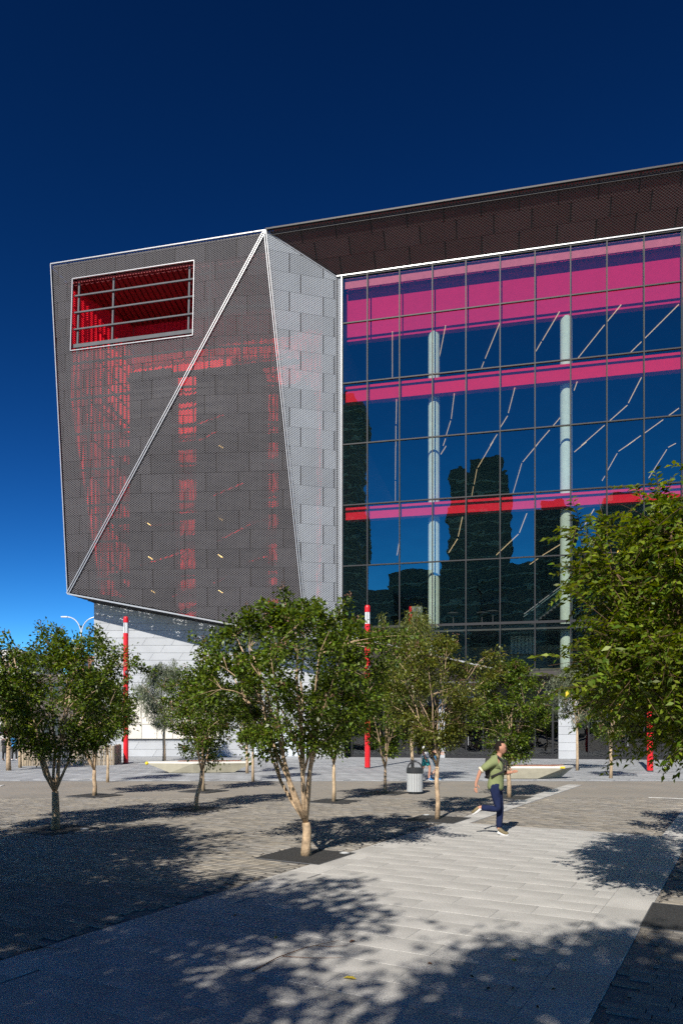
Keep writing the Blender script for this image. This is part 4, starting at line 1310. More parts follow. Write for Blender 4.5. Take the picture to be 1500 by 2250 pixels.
def make_tree(name, x, y, H, zc0, rad, label, seed, fork=0.5, stems=6, tips=90, lpt=70, leaf=0.05, lw=0.55, lmat='leaf', bark='bark', r0=0.055,
              shift=(0, 0), seeds=0.06, style='myrtle', prof=None, sig=0.105, cat='tree', group='plaza trees', spikes=0.25, yel=0.0, lean=(0, 0), single=False, flat=1.0, sideview=None):
    rs = np.random.RandomState(seed)
    t = empty(name, (x, y, 0), label, cat, group)
    base = np.array([x, y, 0.0])
    cc = np.array([x + shift[0], y + shift[1]])
    prof = prof or [(0, .30), (.15, .66), (.35, .95), (.55, 1.0), (.78, .82), (.92, .5), (1.0, .15)]
    px_ = [p[0] for p in prof]; pr_ = [p[1] for p in prof]
    lob = [(rs.uniform(0, 6.28), rs.uniform(0.1, .95), rs.uniform(-.42, .42)) for _ in range(18)]
    def lim(az, tz):
        k = 1.0
        for a, tt, am in lob:
            dd = math.cos(az - a); k += am * max(0, dd) ** 8 * math.exp(-((tz - tt) / .18) ** 2)
        return rad * np.interp(tz, px_, pr_) * max(k, .5)
    # crown tips
    T = []
    while len(T) < tips:
        tz = rs.uniform(0.0, 1.0) ** 0.85; az = rs.uniform(0, 2 * math.pi)
        rr = lim(az, tz) * rs.uniform(0.12, 1.0) ** 0.55
        T.append([cc[0] + rr * math.cos(az), cc[1] + rr * math.sin(az) * flat, zc0 + (H - zc0) * tz * 0.97])
    T = np.array(T)
    nsp = int(tips * spikes * 0.75)
    # stems
    mb = MB()
    fk = base + np.array([lean[0] * fork, lean[1] * fork, fork])
    r1 = r0 * (0.85 if not single else 0.75)
    tr = [base, base + np.array([lean[0] * fork * .3 + rs.uniform(-.02, .02), 0, fork * .33]), base + np.array([lean[0] * fork * .7 + rs.uniform(-.02, .02), 0, fork * .7]), fk]
    mb.tube([base + np.array([0, 0, -0.02])] + tr[1:], [r0 * 1.25, r0 * 1.02, r0 * .95, r1], 9)
    SP = []                                           # points along stems with radii
    for k in range(stems):
        az = 2 * math.pi * (k + rs.uniform(-.25, .25)) / stems
        reach = rad * rs.uniform(.35, .85) if k else rad * 0.12
        zt_ = zc0 + (H - zc0) * rs.uniform(.55, .85)
        end = np.array([cc[0] + reach * math.cos(az), cc[1] + reach * math.sin(az) * flat, zt_])
        st = fk if not single else base + (fk - base) * 1.0 + np.array([0, 0, rs.uniform(0, .35) * (H - fork) * .5 * (k > 0)])
        pts = []; rd = []
        rs0 = r0 * rs.uniform(.42, .62) if not single or k else r0 * .7
        for i in range(9):
            f = i / 8.0
            bow = math.sin(f * math.pi) * rs.uniform(.06, .12) * rad
            p = st + (end - st) * np.array([f ** .85, f ** .85, f ** 1.05]) + np.array([math.cos(az) * bow * -.3, math.sin(az) * bow * -.3, bow * .4])
            p[:2] += rs.normal(0, .018, 2) * (0 < i < 8)
            pts.append(p); rd.append(rs0 * (1 - .78 * f)); SP.append((p, rd[-1], f))
        mb.tube(pts, rd, 6)
        # secondary limbs
        for _ in range(2):
            i = rs.randint(2, 6); az2 = az + rs.uniform(-.9, .9)
            e2 = np.array([cc[0] + rad * .75 * math.cos(az2), cc[1] + rad * .75 * math.sin(az2) * flat, zc0 + (H - zc0) * rs.uniform(.3, .8)])
            p2 = []; r2 = []
            for j in range(6):
                f = j / 5.0; p = pts[i] + (e2 - pts[i]) * f; p = p + np.array([0, 0, math.sin(f * math.pi) * .06]) + rs.normal(0, .015, 3) * (j > 0)
                p2.append(p); r2.append(rd[i] * .6 * (1 - .75 * f) + .002); SP.append((p, r2[-1], .5 + f * .5))
            mb.tube(p2, r2, 5)
    A = np.array([s[0] for s in SP]); AR = np.array([s[1] for s in SP]); AF = np.array([s[2] for s in SP])
    cens = []; dirs = []; sdc = []
    up = np.array([0, 0, 1.0])
    for i, tip in enumerate(T):
        dv = tip - A
        dist = np.linalg.norm(dv, axis=1) + 0.5 * np.maximum(0, A[:, 2] - tip[2] + .1) + .4 * (AF < .25)
        j = int(np.argmin(dist)); s = A[j]
        out = np.array([tip[0] - cc[0], tip[1] - cc[1], 0.0]); out = unit(out)
        if i < nsp:                                   # shoots that stick out of the crown
            tip = tip + (up * rs.uniform(.5, 1.0) + out * rs.uniform(.1, .7)) * rs.uniform(.15, .34) * (H - zc0) * .45
        ctrl = (s + tip) / 2 + up * .08 * np.linalg.norm(tip - s)
        pts = [(1 - f) ** 2 * s + 2 * f * (1 - f) * ctrl + f * f * tip for f in (0, .25, .5, .75, 1)]
        mb.tube(pts, [min(AR[j] * .7, .012) + .001, .007, .005, .0035, .002], 3, cap=False)
        d_end = unit(pts[-1] - pts[-2])
        n = int(lpt * 1.6 * rs.uniform(.6, 1.35)) if style != 'spray' else 0
        if n:
            f = rs.uniform(.3, 1.05, n) ** .7
            f = np.clip(f, 0, 1.04)
            P0 = np.array(pts)
            idx = np.clip((f * 4).astype(int), 0, 3); fr = (f * 4 - idx)[:, None]
            pos = P0[idx] * (1 - fr) + P0[idx + 1] * fr
            sg_ = sig * (0.45 if i < nsp else 1.0)
            off = rs.normal(0, 1, (n, 3)) * sg_ * np.array([1, 1, .8])
            pos = pos + off
            dr = unit(d_end) * .5 + off / (sg_ + 1e-6) * .6 + rs.normal(0, .5, (n, 3))
            if style == 'gum': dr = dr * .35 + np.array([0, 0, -1.0]) + rs.normal(0, .25, (n, 3))
            cens.append(pos); dirs.append(dr)
        if style == 'spray':                          # leaves in two rows along arching twigs
            for _ in range(lpt // 14):
                k0 = rs.randint(1, 4)
                o_ = pts[k0] + rs.normal(0, .06, 3)
                dd = unit(out * rs.uniform(.2, 1.0) + rs.normal(0, .65, 3) + np.array([0, 0, rs.uniform(-.5, .5)]))
                Lt = rs.uniform(.22, .46)
                sd_ = unit(np.cross(dd, up + rs.normal(0, .3, 3)))
                m_ = int(Lt / .026)
                fs = np.linspace(.1, 1, m_)
                pp = o_ + dd * (fs[:, None] * Lt) + np.array([0, 0, -1]) * (fs[:, None] ** 2) * Lt * rs.uniform(.05, .3)
                mb.tube([pp[0], pp[m_ // 2], pp[-1]], [.004, .003, .0015], 3, cap=False)
                sgn = np.where(np.arange(m_) % 2 == 0, 1.0, -1.0)[:, None]
                dr = dd * .55 + sd_ * sgn * .8 + rs.normal(0, .12, (m_, 3)) + np.array([0, 0, -.15])
                cens.append(pp); dirs.append(dr)
        if seeds and rs.rand() < seeds * 6:
            k = rs.randint(12, 26)
            sdc.append(pts[-1] + d_end * .06 + rs.normal(0, .035, (k, 3)) + up * .03)
    loc = np.array([x, y, 0.0])
    mb.build('trunk', bark, t, smooth=True, fix=False)
    cen = np.concatenate(cens); dr = np.concatenate(dirs); n = len(cen)
    nrm = rs.normal(0, .55, (n, 3)) + np.array([0, 0, 1.0])
    ln = leaf * (1.22 if style == 'myrtle' else 1.08) * rs.uniform(.65, 1.3, n); wd = ln * lw * (1.12 if style == 'myrtle' else 1.0) * rs.uniform(.8, 1.15, n)
    v, q = leaf_quads(cen, dr, nrm, ln, wd)
    o = np_mesh('crown', v, q, lmat, t); o['kind'] = 'stuff'
    if sdc:
        c_ = np.concatenate(sdc); m_ = len(c_)
        v, q = leaf_quads(c_, rs.normal(0, 1, (m_, 3)) + up, rs.normal(0, 1, (m_, 3)), np.full(m_, leaf * .55), np.full(m_, leaf * .42))
        o = np_mesh('seed_heads', v, q, 'seed', t); o['kind'] = 'stuff'
    if yel:
        m_ = int(n * yel); ii = rs.choice(n, m_, replace=False)
        v, q = leaf_quads(cen[ii] + rs.normal(0, .02, (m_, 3)), dr[ii], nrm[ii], ln[ii] * .7, wd[ii] * .7)
        o = np_mesh('yellow_leaves', v, q, 'yellow_leaf', t); o['kind'] = 'stuff'
    return t

VASE = [(0, .42), (.12, .66), (.3, .9), (.5, 1.0), (.72, .95), (.88, .66), (1.0, .25)]
x, y = tp(672, 1880)
make_tree('plaza_tree', x, y, 3.9, 1.62, 1.62, 'many stemmed tree with dense rounded crown in the pit at the granite path edge', 21, fork=0.52, stems=8, tips=190, lpt=95, leaf=0.052, r0=0.075, shift=(-0.22, 0), prof=VASE, seeds=0.09, sig=.10, spikes=.45)
x, y = tp(122, 1822)
make_tree('plaza_tree', x, y, 3.95, 1.5, 1.5, 'broad dark crowned tree with trunk forking low, beside the timber enclosure', 22, fork=0.75, stems=6, tips=150, lpt=85, leaf=0.055, r0=0.075, shift=(0.12, 0), prof=VASE, seeds=.04)
x, y = tp(430, 1778)
make_tree('plaza_tree', x, y, 3.65, 1.05, 0.92, 'small leaning tree in front of the boat shaped bench', 23, fork=0.95, stems=5, tips=95, lpt=75, leaf=0.055, r0=0.05, lean=(0.16, 0), shift=(0.22, 0), prof=VASE, seeds=.08)
x, y = tp(960, 1800)
make_tree('plaza_tree', x, y, 4.0, 1.6, 1.25, 'tall airy tree with straight tan trunk just right of the litter bin', 24, fork=1.15, stems=6, tips=120, lpt=80, leaf=0.052, r0=0.05, shift=(-.05, 0), lmat='leaf_light', seeds=.09, spikes=.5)
x, y = tp(1118, 1752)
make_tree('plaza_tree', x, y, 3.95, 1.0, 1.25, 'compact round crowned tree behind the running person', 25, fork=0.95, stems=6, tips=130, lpt=85, leaf=0.06, r0=0.06, shift=(.05, 0), seeds=.1, prof=[(0, .3), (.15, .6), (.35, .95), (.55, 1), (.75, .8), (.9, .5), (1, .2)])
x, y = tp(208, 1748)
make_tree('plaza_tree', x, y, 3.7, 1.6, 1.15, 'tree with several pale upright stems in front of the timber palings', 26, fork=0.75, stems=6, tips=100, lpt=70, leaf=0.065, r0=0.06, prof=VASE)
x, y = tp(237, 1718)
make_tree('plaza_tree', x, y, 3.6, 1.45, 1.0, 'thin tree at the right end of the timber palings', 27, fork=1.0, stems=4, tips=60, lpt=55, leaf=0.07, r0=0.05, bark='bark_pale')
x, y = tp(447, 1738)
make_tree('plaza_tree', x, y, 3.6, 1.3, 0.95, 'thin straight tree directly behind the small leaning tree', 28, fork=1.2, stems=4, tips=70, lpt=60, leaf=0.065, r0=0.05, bark='bark_pale')
x, y = tp(556, 1716)
make_tree('plaza_tree', x, y, 4.1, 1.35, 0.95, 'slim young tree with rusty tips near the bench right tip', 29, fork=1.1, stems=4, tips=70, lpt=60, leaf=0.07, r0=0.05, bark='bark_pale', seeds=.12)
x, y = tp(543, 1699)
make_tree('plaza_tree', x, y, 4.0, 1.6, 0.8, 'slim pink barked tree touching the tip of the boat shaped bench', 30, fork=1.4, stems=4, tips=50, lpt=55, leaf=0.075, r0=0.06, bark='bark_pale')
x, y = tp(733, 1761)
make_tree('plaza_tree', x, y, 3.6, 1.2, 1.0, 'slim tan tree seen through the stems of the dense pit tree', 31, fork=1.0, stems=5, tips=80, lpt=60, leaf=0.06, r0=0.05, bark='bark_pale')
x, y = tp(846, 1742)
make_tree('plaza_tree', x, y, 3.9, 1.2, 0.95, 'dark trunked forked tree between a red pole and the litter bin', 32, fork=0.75, stems=5, tips=90, lpt=65, leaf=0.065, r0=0.045, lmat='leaf', seeds=.06)
x, y = tp(1267, 1693)
make_tree('gum_tree', x, y, 5.0, 2.1, 1.45, 'young gum tree with drooping grey leaves by the white pier', 33, fork=2.0, stems=5, tips=80, lpt=90, leaf=0.13, lw=.2, lmat='leaf_gum', bark='bark_pale', r0=0.06, style='gum', seeds=0, sig=.2, single=True)
x, y = tp(1341, 1710)
make_tree('plaza_tree', x, y, 3.9, 1.5, 1.1, 'thin tan trunk tree beneath the bright overhanging branches', 34, fork=1.5, stems=4, tips=60, lpt=60, leaf=0.07, r0=0.06, bark='bark_pale')
x, y = tp(361, 1672)
make_tree('gum_tree', x, y, 6.0, 2.0, 1.75, 'young gum tree with drooping grey leaves against the white stone wall', 35, fork=1.9, stems=5, tips=90, lpt=100, leaf=0.16, lw=.2, lmat='leaf_gum', bark='bark_pale', r0=0.09, style='gum', seeds=0, sig=.22, single=True)
x, y = tp(905, 1722)
make_tree('gum_tree', x, y, 6.3, 2.0, 1.2, 'light green willowy tree rising behind the litter bin', 36, fork=2.0, stems=4, tips=80, lpt=90, leaf=0.11, lw=.22, lmat='leaf_light', bark='bark_pale', r0=0.06, style='gum', seeds=0, sig=.2, single=True)
x, y = tp(20, 1693)
make_tree('plaza_tree', x, y, 4.3, 1.6, 1.2, 'rough barked tree standing before the people with the umbrella', 37, fork=1.7, stems=5, tips=80, lpt=60, leaf=0.075, r0=0.10, seeds=.1)
x, y = tp(45, 1687)
make_tree('plaza_tree', x, y, 4.4, 1.7, 1.1, 'slim tree with an orange band beside the left end of the palings', 38, fork=1.8, stems=4, tips=70, lpt=60, leaf=0.075, r0=0.075, bark='bark_pale')
make_tree('plaza_tree', -6.95, 13.0, 4.0, 1.6, 1.35, 'dark leafy tree whose crown enters at the left border', 39, fork=0.8, stems=6, tips=130, lpt=80, leaf=0.055, r0=0.07, prof=VASE)
# the near tree on the right: arching sprays of large bright leaves
make_tree('elm_tree', 4.0, 7.55, 4.4, 1.78, 1.9, 'bright green tree with long leafy sprays overhanging the right side of the path', 41, fork=1.35, stems=8, tips=560, lpt=84, leaf=0.074, lw=.46, lmat='leaf_near', bark='bark_dark', r0=0.09, style='spray', seeds=0.0,
          prof=[(0, .62), (.12, .86), (.3, 1.0), (.5, .98), (.7, .9), (.88, .62), (1, .25)], spikes=.4, yel=.005, cat='tree', group='trees along the right side of the path')
make_tree('elm_tree', 6.4, 12.05, 4.3, 1.6, 1.5, 'leafy tree further along the right side of the granite path', 42, fork=1.3, stems=6, tips=130, lpt=80, leaf=0.062, lw=.5, lmat='leaf_near', r0=0.08, seeds=0, prof=VASE, group='trees along the right side of the path')
# trees out of view shading the paving; last two added to block sky light
for i, (x, y, H, z0, r_, tps) in enumerate(((-4.35, 5.6, 4.0, 1.3, 1.15, 130), (-9.2, 2.2, 8.4, 3.6, 3.0, 330), (-5.4, -1.5, 8.8, 3.8, 2.7, 240), (-1.2, -4.2, 9.0, 4.2, 2.5, 190), (-8.6, 9.3, 4.2, 1.3, 1.6, 130), (-7.4, 5.0, 7.6, 3.2, 2.6, 210), (3.4, -4.6, 9.0, 4.0, 2.8, 260), (-13.0, 6.0, 9.0, 3.6, 3.0, 260))):
    make_tree('shade_tree', x, y, H, z0, r_, ('leafy tree just outside the left border shading the dark paving', 'tall dense tree outside the left border casting the darkest shade', 'tall airy tree beside the viewer dappling the granite path',
              'tall airy tree behind the viewer dappling the path foreground', 'leafy tree outside the left border beyond the palings side', 'tall spreading tree outside the left border shading the dark pavers', 'unseen tall tree added behind the viewer to block sky light', 'unseen tall tree added well outside the left border to block sky light')[i], 50 + i, fork=z0 * .6, stems=7, tips=tps, lpt=75, leaf=0.11 if H > 6 else .06, lw=.6, r0=.05 * H / 2.6, seeds=0, sig=.26 if H > 6 else .14, prof=VASE, group='shade trees outside the view')

# ground lights in the pits
for px, py, lab in ((757, 1875, 'small round ground light in the pit of the dense tree'), (187, 1822, 'small round ground light in the pit of the broad dark tree'), (936, 1791, 'small round ground light in the pit of the airy tan tree')):
    g = G(px, py)
    t = empty('ground_light', g, lab, 'ground light', 'round ground lights')
    mb = MB(); mb.lathe(g, [(0.085, 0.0), (0.085, 0.012), (0.06, 0.014)], 20); mb.build('ring', 'silver', t)
    mb = MB(); mb.lathe(g, [(0.058, 0.0), (0.058, 0.017), (0.01, 0.018)], 20); mb.build('lens', 'lantern', t)

# ================================================================== PEOPLE
def skin_mesh(chains, sub=2):
    """grow one surface over chains of (point, rx, ry); points shared by value join"""
    v = []; e = []; rad = []; idx = {}; roots = []
    for ch in chains:
        prev = None
        for k, (p, ra) in enumerate(ch):
            key = tuple(round(c_, 4) for c_ in p)
            if key not in idx:
                idx[key] = len(v); v.append(p); rad.append(ra)
                if prev is None: roots.append(idx[key])
            i = idx[key]
            if prev is not None and prev != i: e.append((prev, i))
            prev = i
    me = bpy.data.meshes.new('tmp_skin'); me.from_pydata(v, e, [])
    o = bpy.data.objects.new('tmp_skin', me); C.objects.link(o)
    md = o.modifiers.new('skin', 'SKIN'); md.use_smooth_shade = True
    sv = me.skin_vertices[0].data
    for i, r_ in enumerate(rad):
        sv[i].radius = r_ if hasattr(r_, '__len__') else (r_, r_)
        sv[i].use_root = i in roots
    s2 = o.modifiers.new('sub', 'SUBSURF'); s2.levels = sub; s2.render_levels = sub
    dg = bpy.context.evaluated_depsgraph_get()
    out = bpy.data.meshes.new_from_object(o.evaluated_get(dg))
    bpy.data.objects.remove(o)
    return out
def head_bm(bm, c, r, face):
    """head with brow, nose, jaw and ears, looking along 'face'"""
    face = Vector(face).normalized(); right = face.cross(Vector((0, 0, 1))).normalized(); up = right.cross(face)
    g = bmesh.ops.create_uvsphere(bm, u_segments=20, v_segments=14, radius=1.0)
    for vv in g['verts']:
        x, y, z = vv.co                                # x right, y front, z up
        w_ = 0.76 * (1 - 0.22 * max(0, -z) ** 1.3); dpt = 0.95 if y < 0 else 0.86
        fy = y * dpt
        if y > 0:
            if abs(x) < .22 and -.32 < z < .12: fy += 0.20 * (1 - abs(x) / .22) * (0.12 - z) / .44    # nose
            if z < -.55: fy += 0.10 * (1 - abs(x))                                                    # chin
            if .1 < z < .32 and abs(x) < .5: fy += 0.04
            if -.05 < z < .12 and .18 < abs(x) < .5: fy -= 0.05
        if abs(x) > .86 and -.3 < z < .3: x *= 1.16
        vv.co = Vector(c) + (right * x * w_ + face * fy + up * z * 1.12) * r
def person(loc, J, label, skin, clothes, face=(1, 0, 0), hair=True, hair_len=0.0, rz=0.0, scale=1.0, hair_m='hair', group=None):
    """J: joints in metres, local frame (x forward, y left, z up)"""
    t = empty('person', loc, label, 'person', group)
    t.rotation_euler = (0, 0, rz); t.scale = (scale,) * 3
    def V_(k): return tuple(J[k])
    ch = [[(V_('pelvis'), .108), (V_('waist'), .095), (V_('chest'), .118), (V_('neckb'), (.062, .062)), (V_('neck'), (.05, .05)), (V_('head'), (.06, .06))]]
    for s in 'lr':
        ch.append([(V_('chest'), .14), (V_('sh' + s), .048), (V_('el' + s), .040), (V_('wr' + s), .027), (V_('pa' + s), (.036, .022))])
        ch.append([(V_('pelvis'), .13), (V_('hip' + s), .088), (V_('kn' + s), .056), (V_('an' + s), .036), (V_('ba' + s), (.035, .028)), (V_('to' + s), (.028, .018))])
        pa, wr = Vector(J['pa' + s]), Vector(J['wr' + s]); d = (pa - wr).normalized()
        sd = d.cross(Vector((0, 1, 0)));  sd = sd.normalized() if sd.length > .1 else Vector((1, 0, 0))
        curl = Vector((0.25, 0, 0)) - d * 0.1
        for f in range(4):
            L = (.062, .074, .070, .056)[f]
            b0 = pa + sd * (.013 * (f - 1.5)); b1 = b0 + d * L * .55; b2 = b1 + (d + curl).normalized() * L * .5; b3 = b2 + (d * .6 + curl * 2).normalized() * L * .35
            ch.append([(tuple(b0 + d * .001), .0095), (tuple(b1), .009), (tuple(b2), .008), (tuple(b3), .007)])
        th = wr + d * .03 + sd * .03
        ch.append([(tuple(th), .011), (tuple(th + sd * .028 + d * .03), .010), (tuple(th + sd * .032 + d * .06), .008)])
    me = skin_mesh(ch)
    bm = bmesh.new(); bm.from_mesh(me)
    hc_ = Vector(J['head']); hr = 0.108
    head_bm(bm, hc_, hr, face)
    bm.to_mesh(me); bm.free()
    me.materials.clear(); me.materials.append(M[skin]); me.polygons.foreach_set('use_smooth', [True] * len(me.polygons))
    def child(name, mesh, m):
        mesh.materials.clear(); mesh.materials.append(M[m])
        mesh.polygons.foreach_set('material_index', [0] * len(mesh.polygons))
        mesh.polygons.foreach_set('use_smooth', [True] * len(mesh.polygons))
        o = bpy.data.objects.new(name, mesh); C.objects.link(o); o.parent = t
        return o
    body = child('body', me, skin)
    fv = Vector(face).normalized(); rt = fv.cross(Vector((0, 0, 1))).normalized(); uv_ = rt.cross(fv)
    def ball(name, c_, sx, sy, sz, m):
        b2 = bmesh.new(); bmesh.ops.create_uvsphere(b2, u_segments=10, v_segments=8, radius=1)
        for vv in b2.verts: vv.co = c_ + rt * vv.co.x * sx + fv * vv.co.y * sy + uv_ * vv.co.z * sz
        m_ = bpy.data.meshes.new(name); b2.to_mesh(m_); b2.free()
        return child(name, m_, m)
    for s in (-1, 1): ball('eye', hc_ + rt * .034 * s + fv * .083 + uv_ * .006, .013, .008, .008, 'eye')
    ball('mouth', hc_ + fv * .086 - uv_ * .060, .022, .008, .006, 'lip')
    if hair:
        b2 = bmesh.new(); bmesh.ops.create_uvsphere(b2, u_segments=18, v_segments=12, radius=1)
        kill = [vv for vv in b2.verts if (vv.co.y > .35 and vv.co.z < .52) or (vv.co.z < -.35 - hair_len * 4) or (vv.co.y > 0.05 and vv.co.z < .05)]
        bmesh.ops.delete(b2, geom=kill, context='VERTS')
        for vv in b2.verts:
            k = 1 + .05 * math.sin(vv.co.x * 17) * math.sin(vv.co.y * 13)
            ext = hair_len * max(0, -vv.co.z - .1) * 2
            vv.co = hc_ + (rt * vv.co.x * .93 * k + fv * (vv.co.y * 1.08 - .05) * k + uv_ * (vv.co.z * 1.24 + .06)) * hr - uv_ * ext
        m_ = bpy.data.meshes.new('hair'); b2.to_mesh(m_); b2.free(); child('hair', m_, hair_m)
    for c_ in clothes:
        kind, m = c_[0], c_[1]
        if kind == 'shirt':
            fl = c_[2] if len(c_) > 2 else 1.0        # sleeve length along the upper arm
            hem = Vector(J['pelvis']) + Vector((0, 0, -.11))
            cs = [[(tuple(hem), .175), (tuple(Vector(J['pelvis']) + Vector((0, 0, .02))), .165), (V_('waist'), .15), (V_('chest'), .168), (V_('neckb'), (.075, .072))]]
            for s in 'lr':
                sh, el = Vector(J['sh' + s]), Vector(J['el' + s])
                mid = Vector(J['chest']) * .42 + sh * .58
                cs.append([(V_('chest'), .168), (tuple(mid + Vector((0, 0, .005))), .125), (tuple(sh + Vector((0, 0, .005))), .098), (tuple(sh + (el - sh) * .55 * fl), .074), (tuple(sh + (el - sh) * .95 * fl), .066)])
            child(c_[3] if len(c_) > 3 else 'shirt', skin_mesh(cs), m)
        elif kind in ('trousers', 'shorts'):
            cs = [[(tuple(Vector(J['pelvis']) + Vector((0, 0, .13))), (.14, .11)), (V_('pelvis'), (.145, .118))]]
            for s in 'lr':
                hp, kn, an = Vector(J['hip' + s]), Vector(J['kn' + s]), Vector(J['an' + s])
                if kind == 'trousers':
                    cs.append([(V_('pelvis'), .14), (tuple(hp), .102), (tuple(hp + (kn - hp) * .5), .088), (tuple(kn), .072), (tuple(kn + (an - kn) * .5), .066), (tuple(kn + (an - kn) * .93), .060)])
                else:
                    cs.append([(V_('pelvis'), .14), (tuple(hp), .108), (tuple(hp + (kn - hp) * .5), .098), (tuple(hp + (kn - hp) * .88), .092)])
            child(kind, skin_mesh(cs), m)
        elif kind == 'skirt_coat':
            cs = [[((J['pelvis'][0], J['pelvis'][1], .5), (.22, .2)), (V_('pelvis'), (.17, .14)), (V_('waist'), (.15, .115)), (V_('chest'), (.17, .125)), (V_('neckb'), (.075, .072))]]
            for s in 'lr':
                cs.append([(V_('chest'), .16), (V_('sh' + s), .078), (V_('el' + s), .06), (tuple(Vector(J['el' + s]) + (Vector(J['wr' + s]) - Vector(J['el' + s])) * .9), .05)])
            child('coat', skin_mesh(cs), m)
        elif kind == 'shoes':
            for s in 'lr':
                an, ba, to = Vector(J['an' + s]), Vector(J['ba' + s]), Vector(J['to' + s])
                d = (to - an); heel = an - (to - ba).normalized() * .055 + (ba - an) * .35
                me_ = skin_mesh([[(tuple(heel), (.042, .038)), (tuple(an + (ba - an) * .55), (.046, .046)), (tuple(ba), (.05, .036)), (tuple(to + (to - ba) * .35), (.04, .026))], [(tuple(an + (ba - an) * .55), .046), (tuple(an + Vector((0, 0, .02))), .046)]])
                so = child('shoe', me_, m)
                if len(c_) > 2:
                    dn = (ba - to).cross(Vector((0, 1, 0))).normalized(); dn = -dn if dn.z > 0 else dn
                    b2 = MB(); b2.tube([heel + dn * .032, ba + dn * .03, to + (to - ba) * .3 + dn * .022], [.03, .034, .024], 8)
                    m_ = bpy.data.meshes.new('sole'); m_.from_pydata(b2.v, [], b2.f); m_.materials.append(M[c_[2]]); o = bpy.data.objects.new('sole', m_); C.objects.link(o); o.parent = so
        elif kind == 'backpack':
            b2 = bmesh.new(); bmesh.ops.create_cube(b2, size=1)
            bmesh.ops.subdivide_edges(b2, edges=b2.edges, cuts=3, use_grid_fill=True)
            off, sx, sy, sz = c_[2], c_[3], c_[4], c_[5]
            for vv in b2.verts:
                k = 1 - .22 * (abs(vv.co.z) * 2) ** 3
                vv.co = Vector(J['chest']) + Vector(off) + Vector((vv.co.x * sx * k, vv.co.y * sy * k, vv.co.z * sz))
            m_ = bpy.data.meshes.new('backpack'); b2.to_mesh(m_); b2.free(); bo = child('backpack', m_, m)
            for s in (-1, 1):
                b3 = MB(); cx = Vector(J['chest'])
                b3.tube([cx + Vector((off[0] * .6, .10 * s, .14)), cx + Vector((0.02, .125 * s, .185)), cx + Vector((.145, .125 * s, .08)), cx + Vector((.13, .15 * s, -.10)), cx + Vector((off[0] * .6, .17 * s, -.2))], .021, 6)
                m_ = bpy.data.meshes.new('strap'); m_.from_pydata(b3.v, [], b3.f); m_.materials.append(M[m]); m_.polygons.foreach_set('use_smooth', [True] * len(m_.polygons)); o = bpy.data.objects.new('strap', m_); C.objects.link(o); o.parent = bo
        elif kind == 'cuff':
            for s in c_[2]:
                sh, el = Vector(J['sh' + s]), Vector(J['el' + s])
                a, e_ = sh + (el - sh) * .88, sh + (el - sh) * 1.0
                b3 = MB(); b3.tube([a, e_], [.066, .066], 12)
                m_ = bpy.data.meshes.new('cuff'); m_.from_pydata(b3.v, [], b3.f); child('cuff', m_, m)
    return t

# the runner, moving right
g = G(1090, 1836)
RJ = dict(pelvis=(-.02, 0, .93), waist=(.0, 0, 1.08), chest=(.02, 0, 1.30), neckb=(.04, 0, 1.455), neck=(.06, 0, 1.52), head=(.085, 0, 1.632),
          shr=(-.01, -.175, 1.40), elr=(-.25, -.25, 1.22), wrr=(-.33, -.26, .985), par=(-.335, -.255, .90),
          shl=(.04, .175, 1.39), ell=(.02, .24, 1.12), wrl=(.20, .19, 1.165), pal=(.275, .165, 1.185),
          hipr=(-.02, -.085, .88), knr=(.055, -.08, .50), anr=(-.30, -.08, .525), bar=(-.38, -.08, .46), tor=(-.43, -.08, .42),
          hipl=(-.01, .085, .88), knl=(.055, .08, .50), anl=(.03, .075, .10), bal=(.13, .075, .045), tol=(.19, .075, .040))
person(g, RJ, 'person running in an olive shirt, blue jeans and brown shoes, black backpack strap', 'skin',
       [('trousers', 'jeans'), ('shirt', 'shirt_green', 1.0), ('cuff', 'cuff', 'r'), ('shoes', 'shoe_brown', 'white_shoe'), ('backpack', 'black_cloth', (-.15, 0, -.03), .12, .27, .40)], face=(1, .1, .02), rz=R(-22))
# two people walking behind the litter bin
g = G(936, 1716)
WJ = dict(pelvis=(0, 0, .92), waist=(.01, 0, 1.07), chest=(.02, 0, 1.29), neckb=(.03, 0, 1.44), neck=(.04, 0, 1.50), head=(.06, 0, 1.61),
          shr=(.01, -.18, 1.385), elr=(-.08, -.23, 1.12), wrr=(.02, -.24, .90), par=(.05, -.24, .82), shl=(.02, .18, 1.385), ell=(.08, .22, 1.12), wrl=(.28, .20, 1.10), pal=(.35, .19, 1.10),
          hipr=(0, -.09, .88), knr=(.20, -.09, .52), anr=(.16, -.09, .11), bar=(.26, -.09, .05), tor=(.32, -.09, .045),
          hipl=(0, .09, .88), knl=(-.06, .09, .49), anl=(-.32, .09, .24), bal=(-.30, .09, .13), tol=(-.28, .09, .07))
person(g + Vector((-.06, 0, 0)), WJ, 'walking person in white shirt and teal shorts with black backpack', 'skin',
       [('shorts', 'teal'), ('shirt', 'white_cloth', .75), ('shoes', 'blue_shoe', 'white_shoe'), ('backpack', 'black_cloth', (-.2, 0, -.05), .2, .3, .46)], face=(1, -.3, 0), rz=-.15)
WJ2 = dict(WJ); WJ2.update(knr=(.12, -.09, .50), anr=(-.12, -.09, .20), bar=(-.11, -.09, .10), tor=(-.07, -.09, .05), knl=(.12, .09, .50), anl=(.10, .09, .10), bal=(.2, .09, .045), tol=(.26, .09, .04),
           elr=(.02, -.24, 1.12), wrr=(.22, -.2, 1.06), par=(.3, -.19, 1.05))
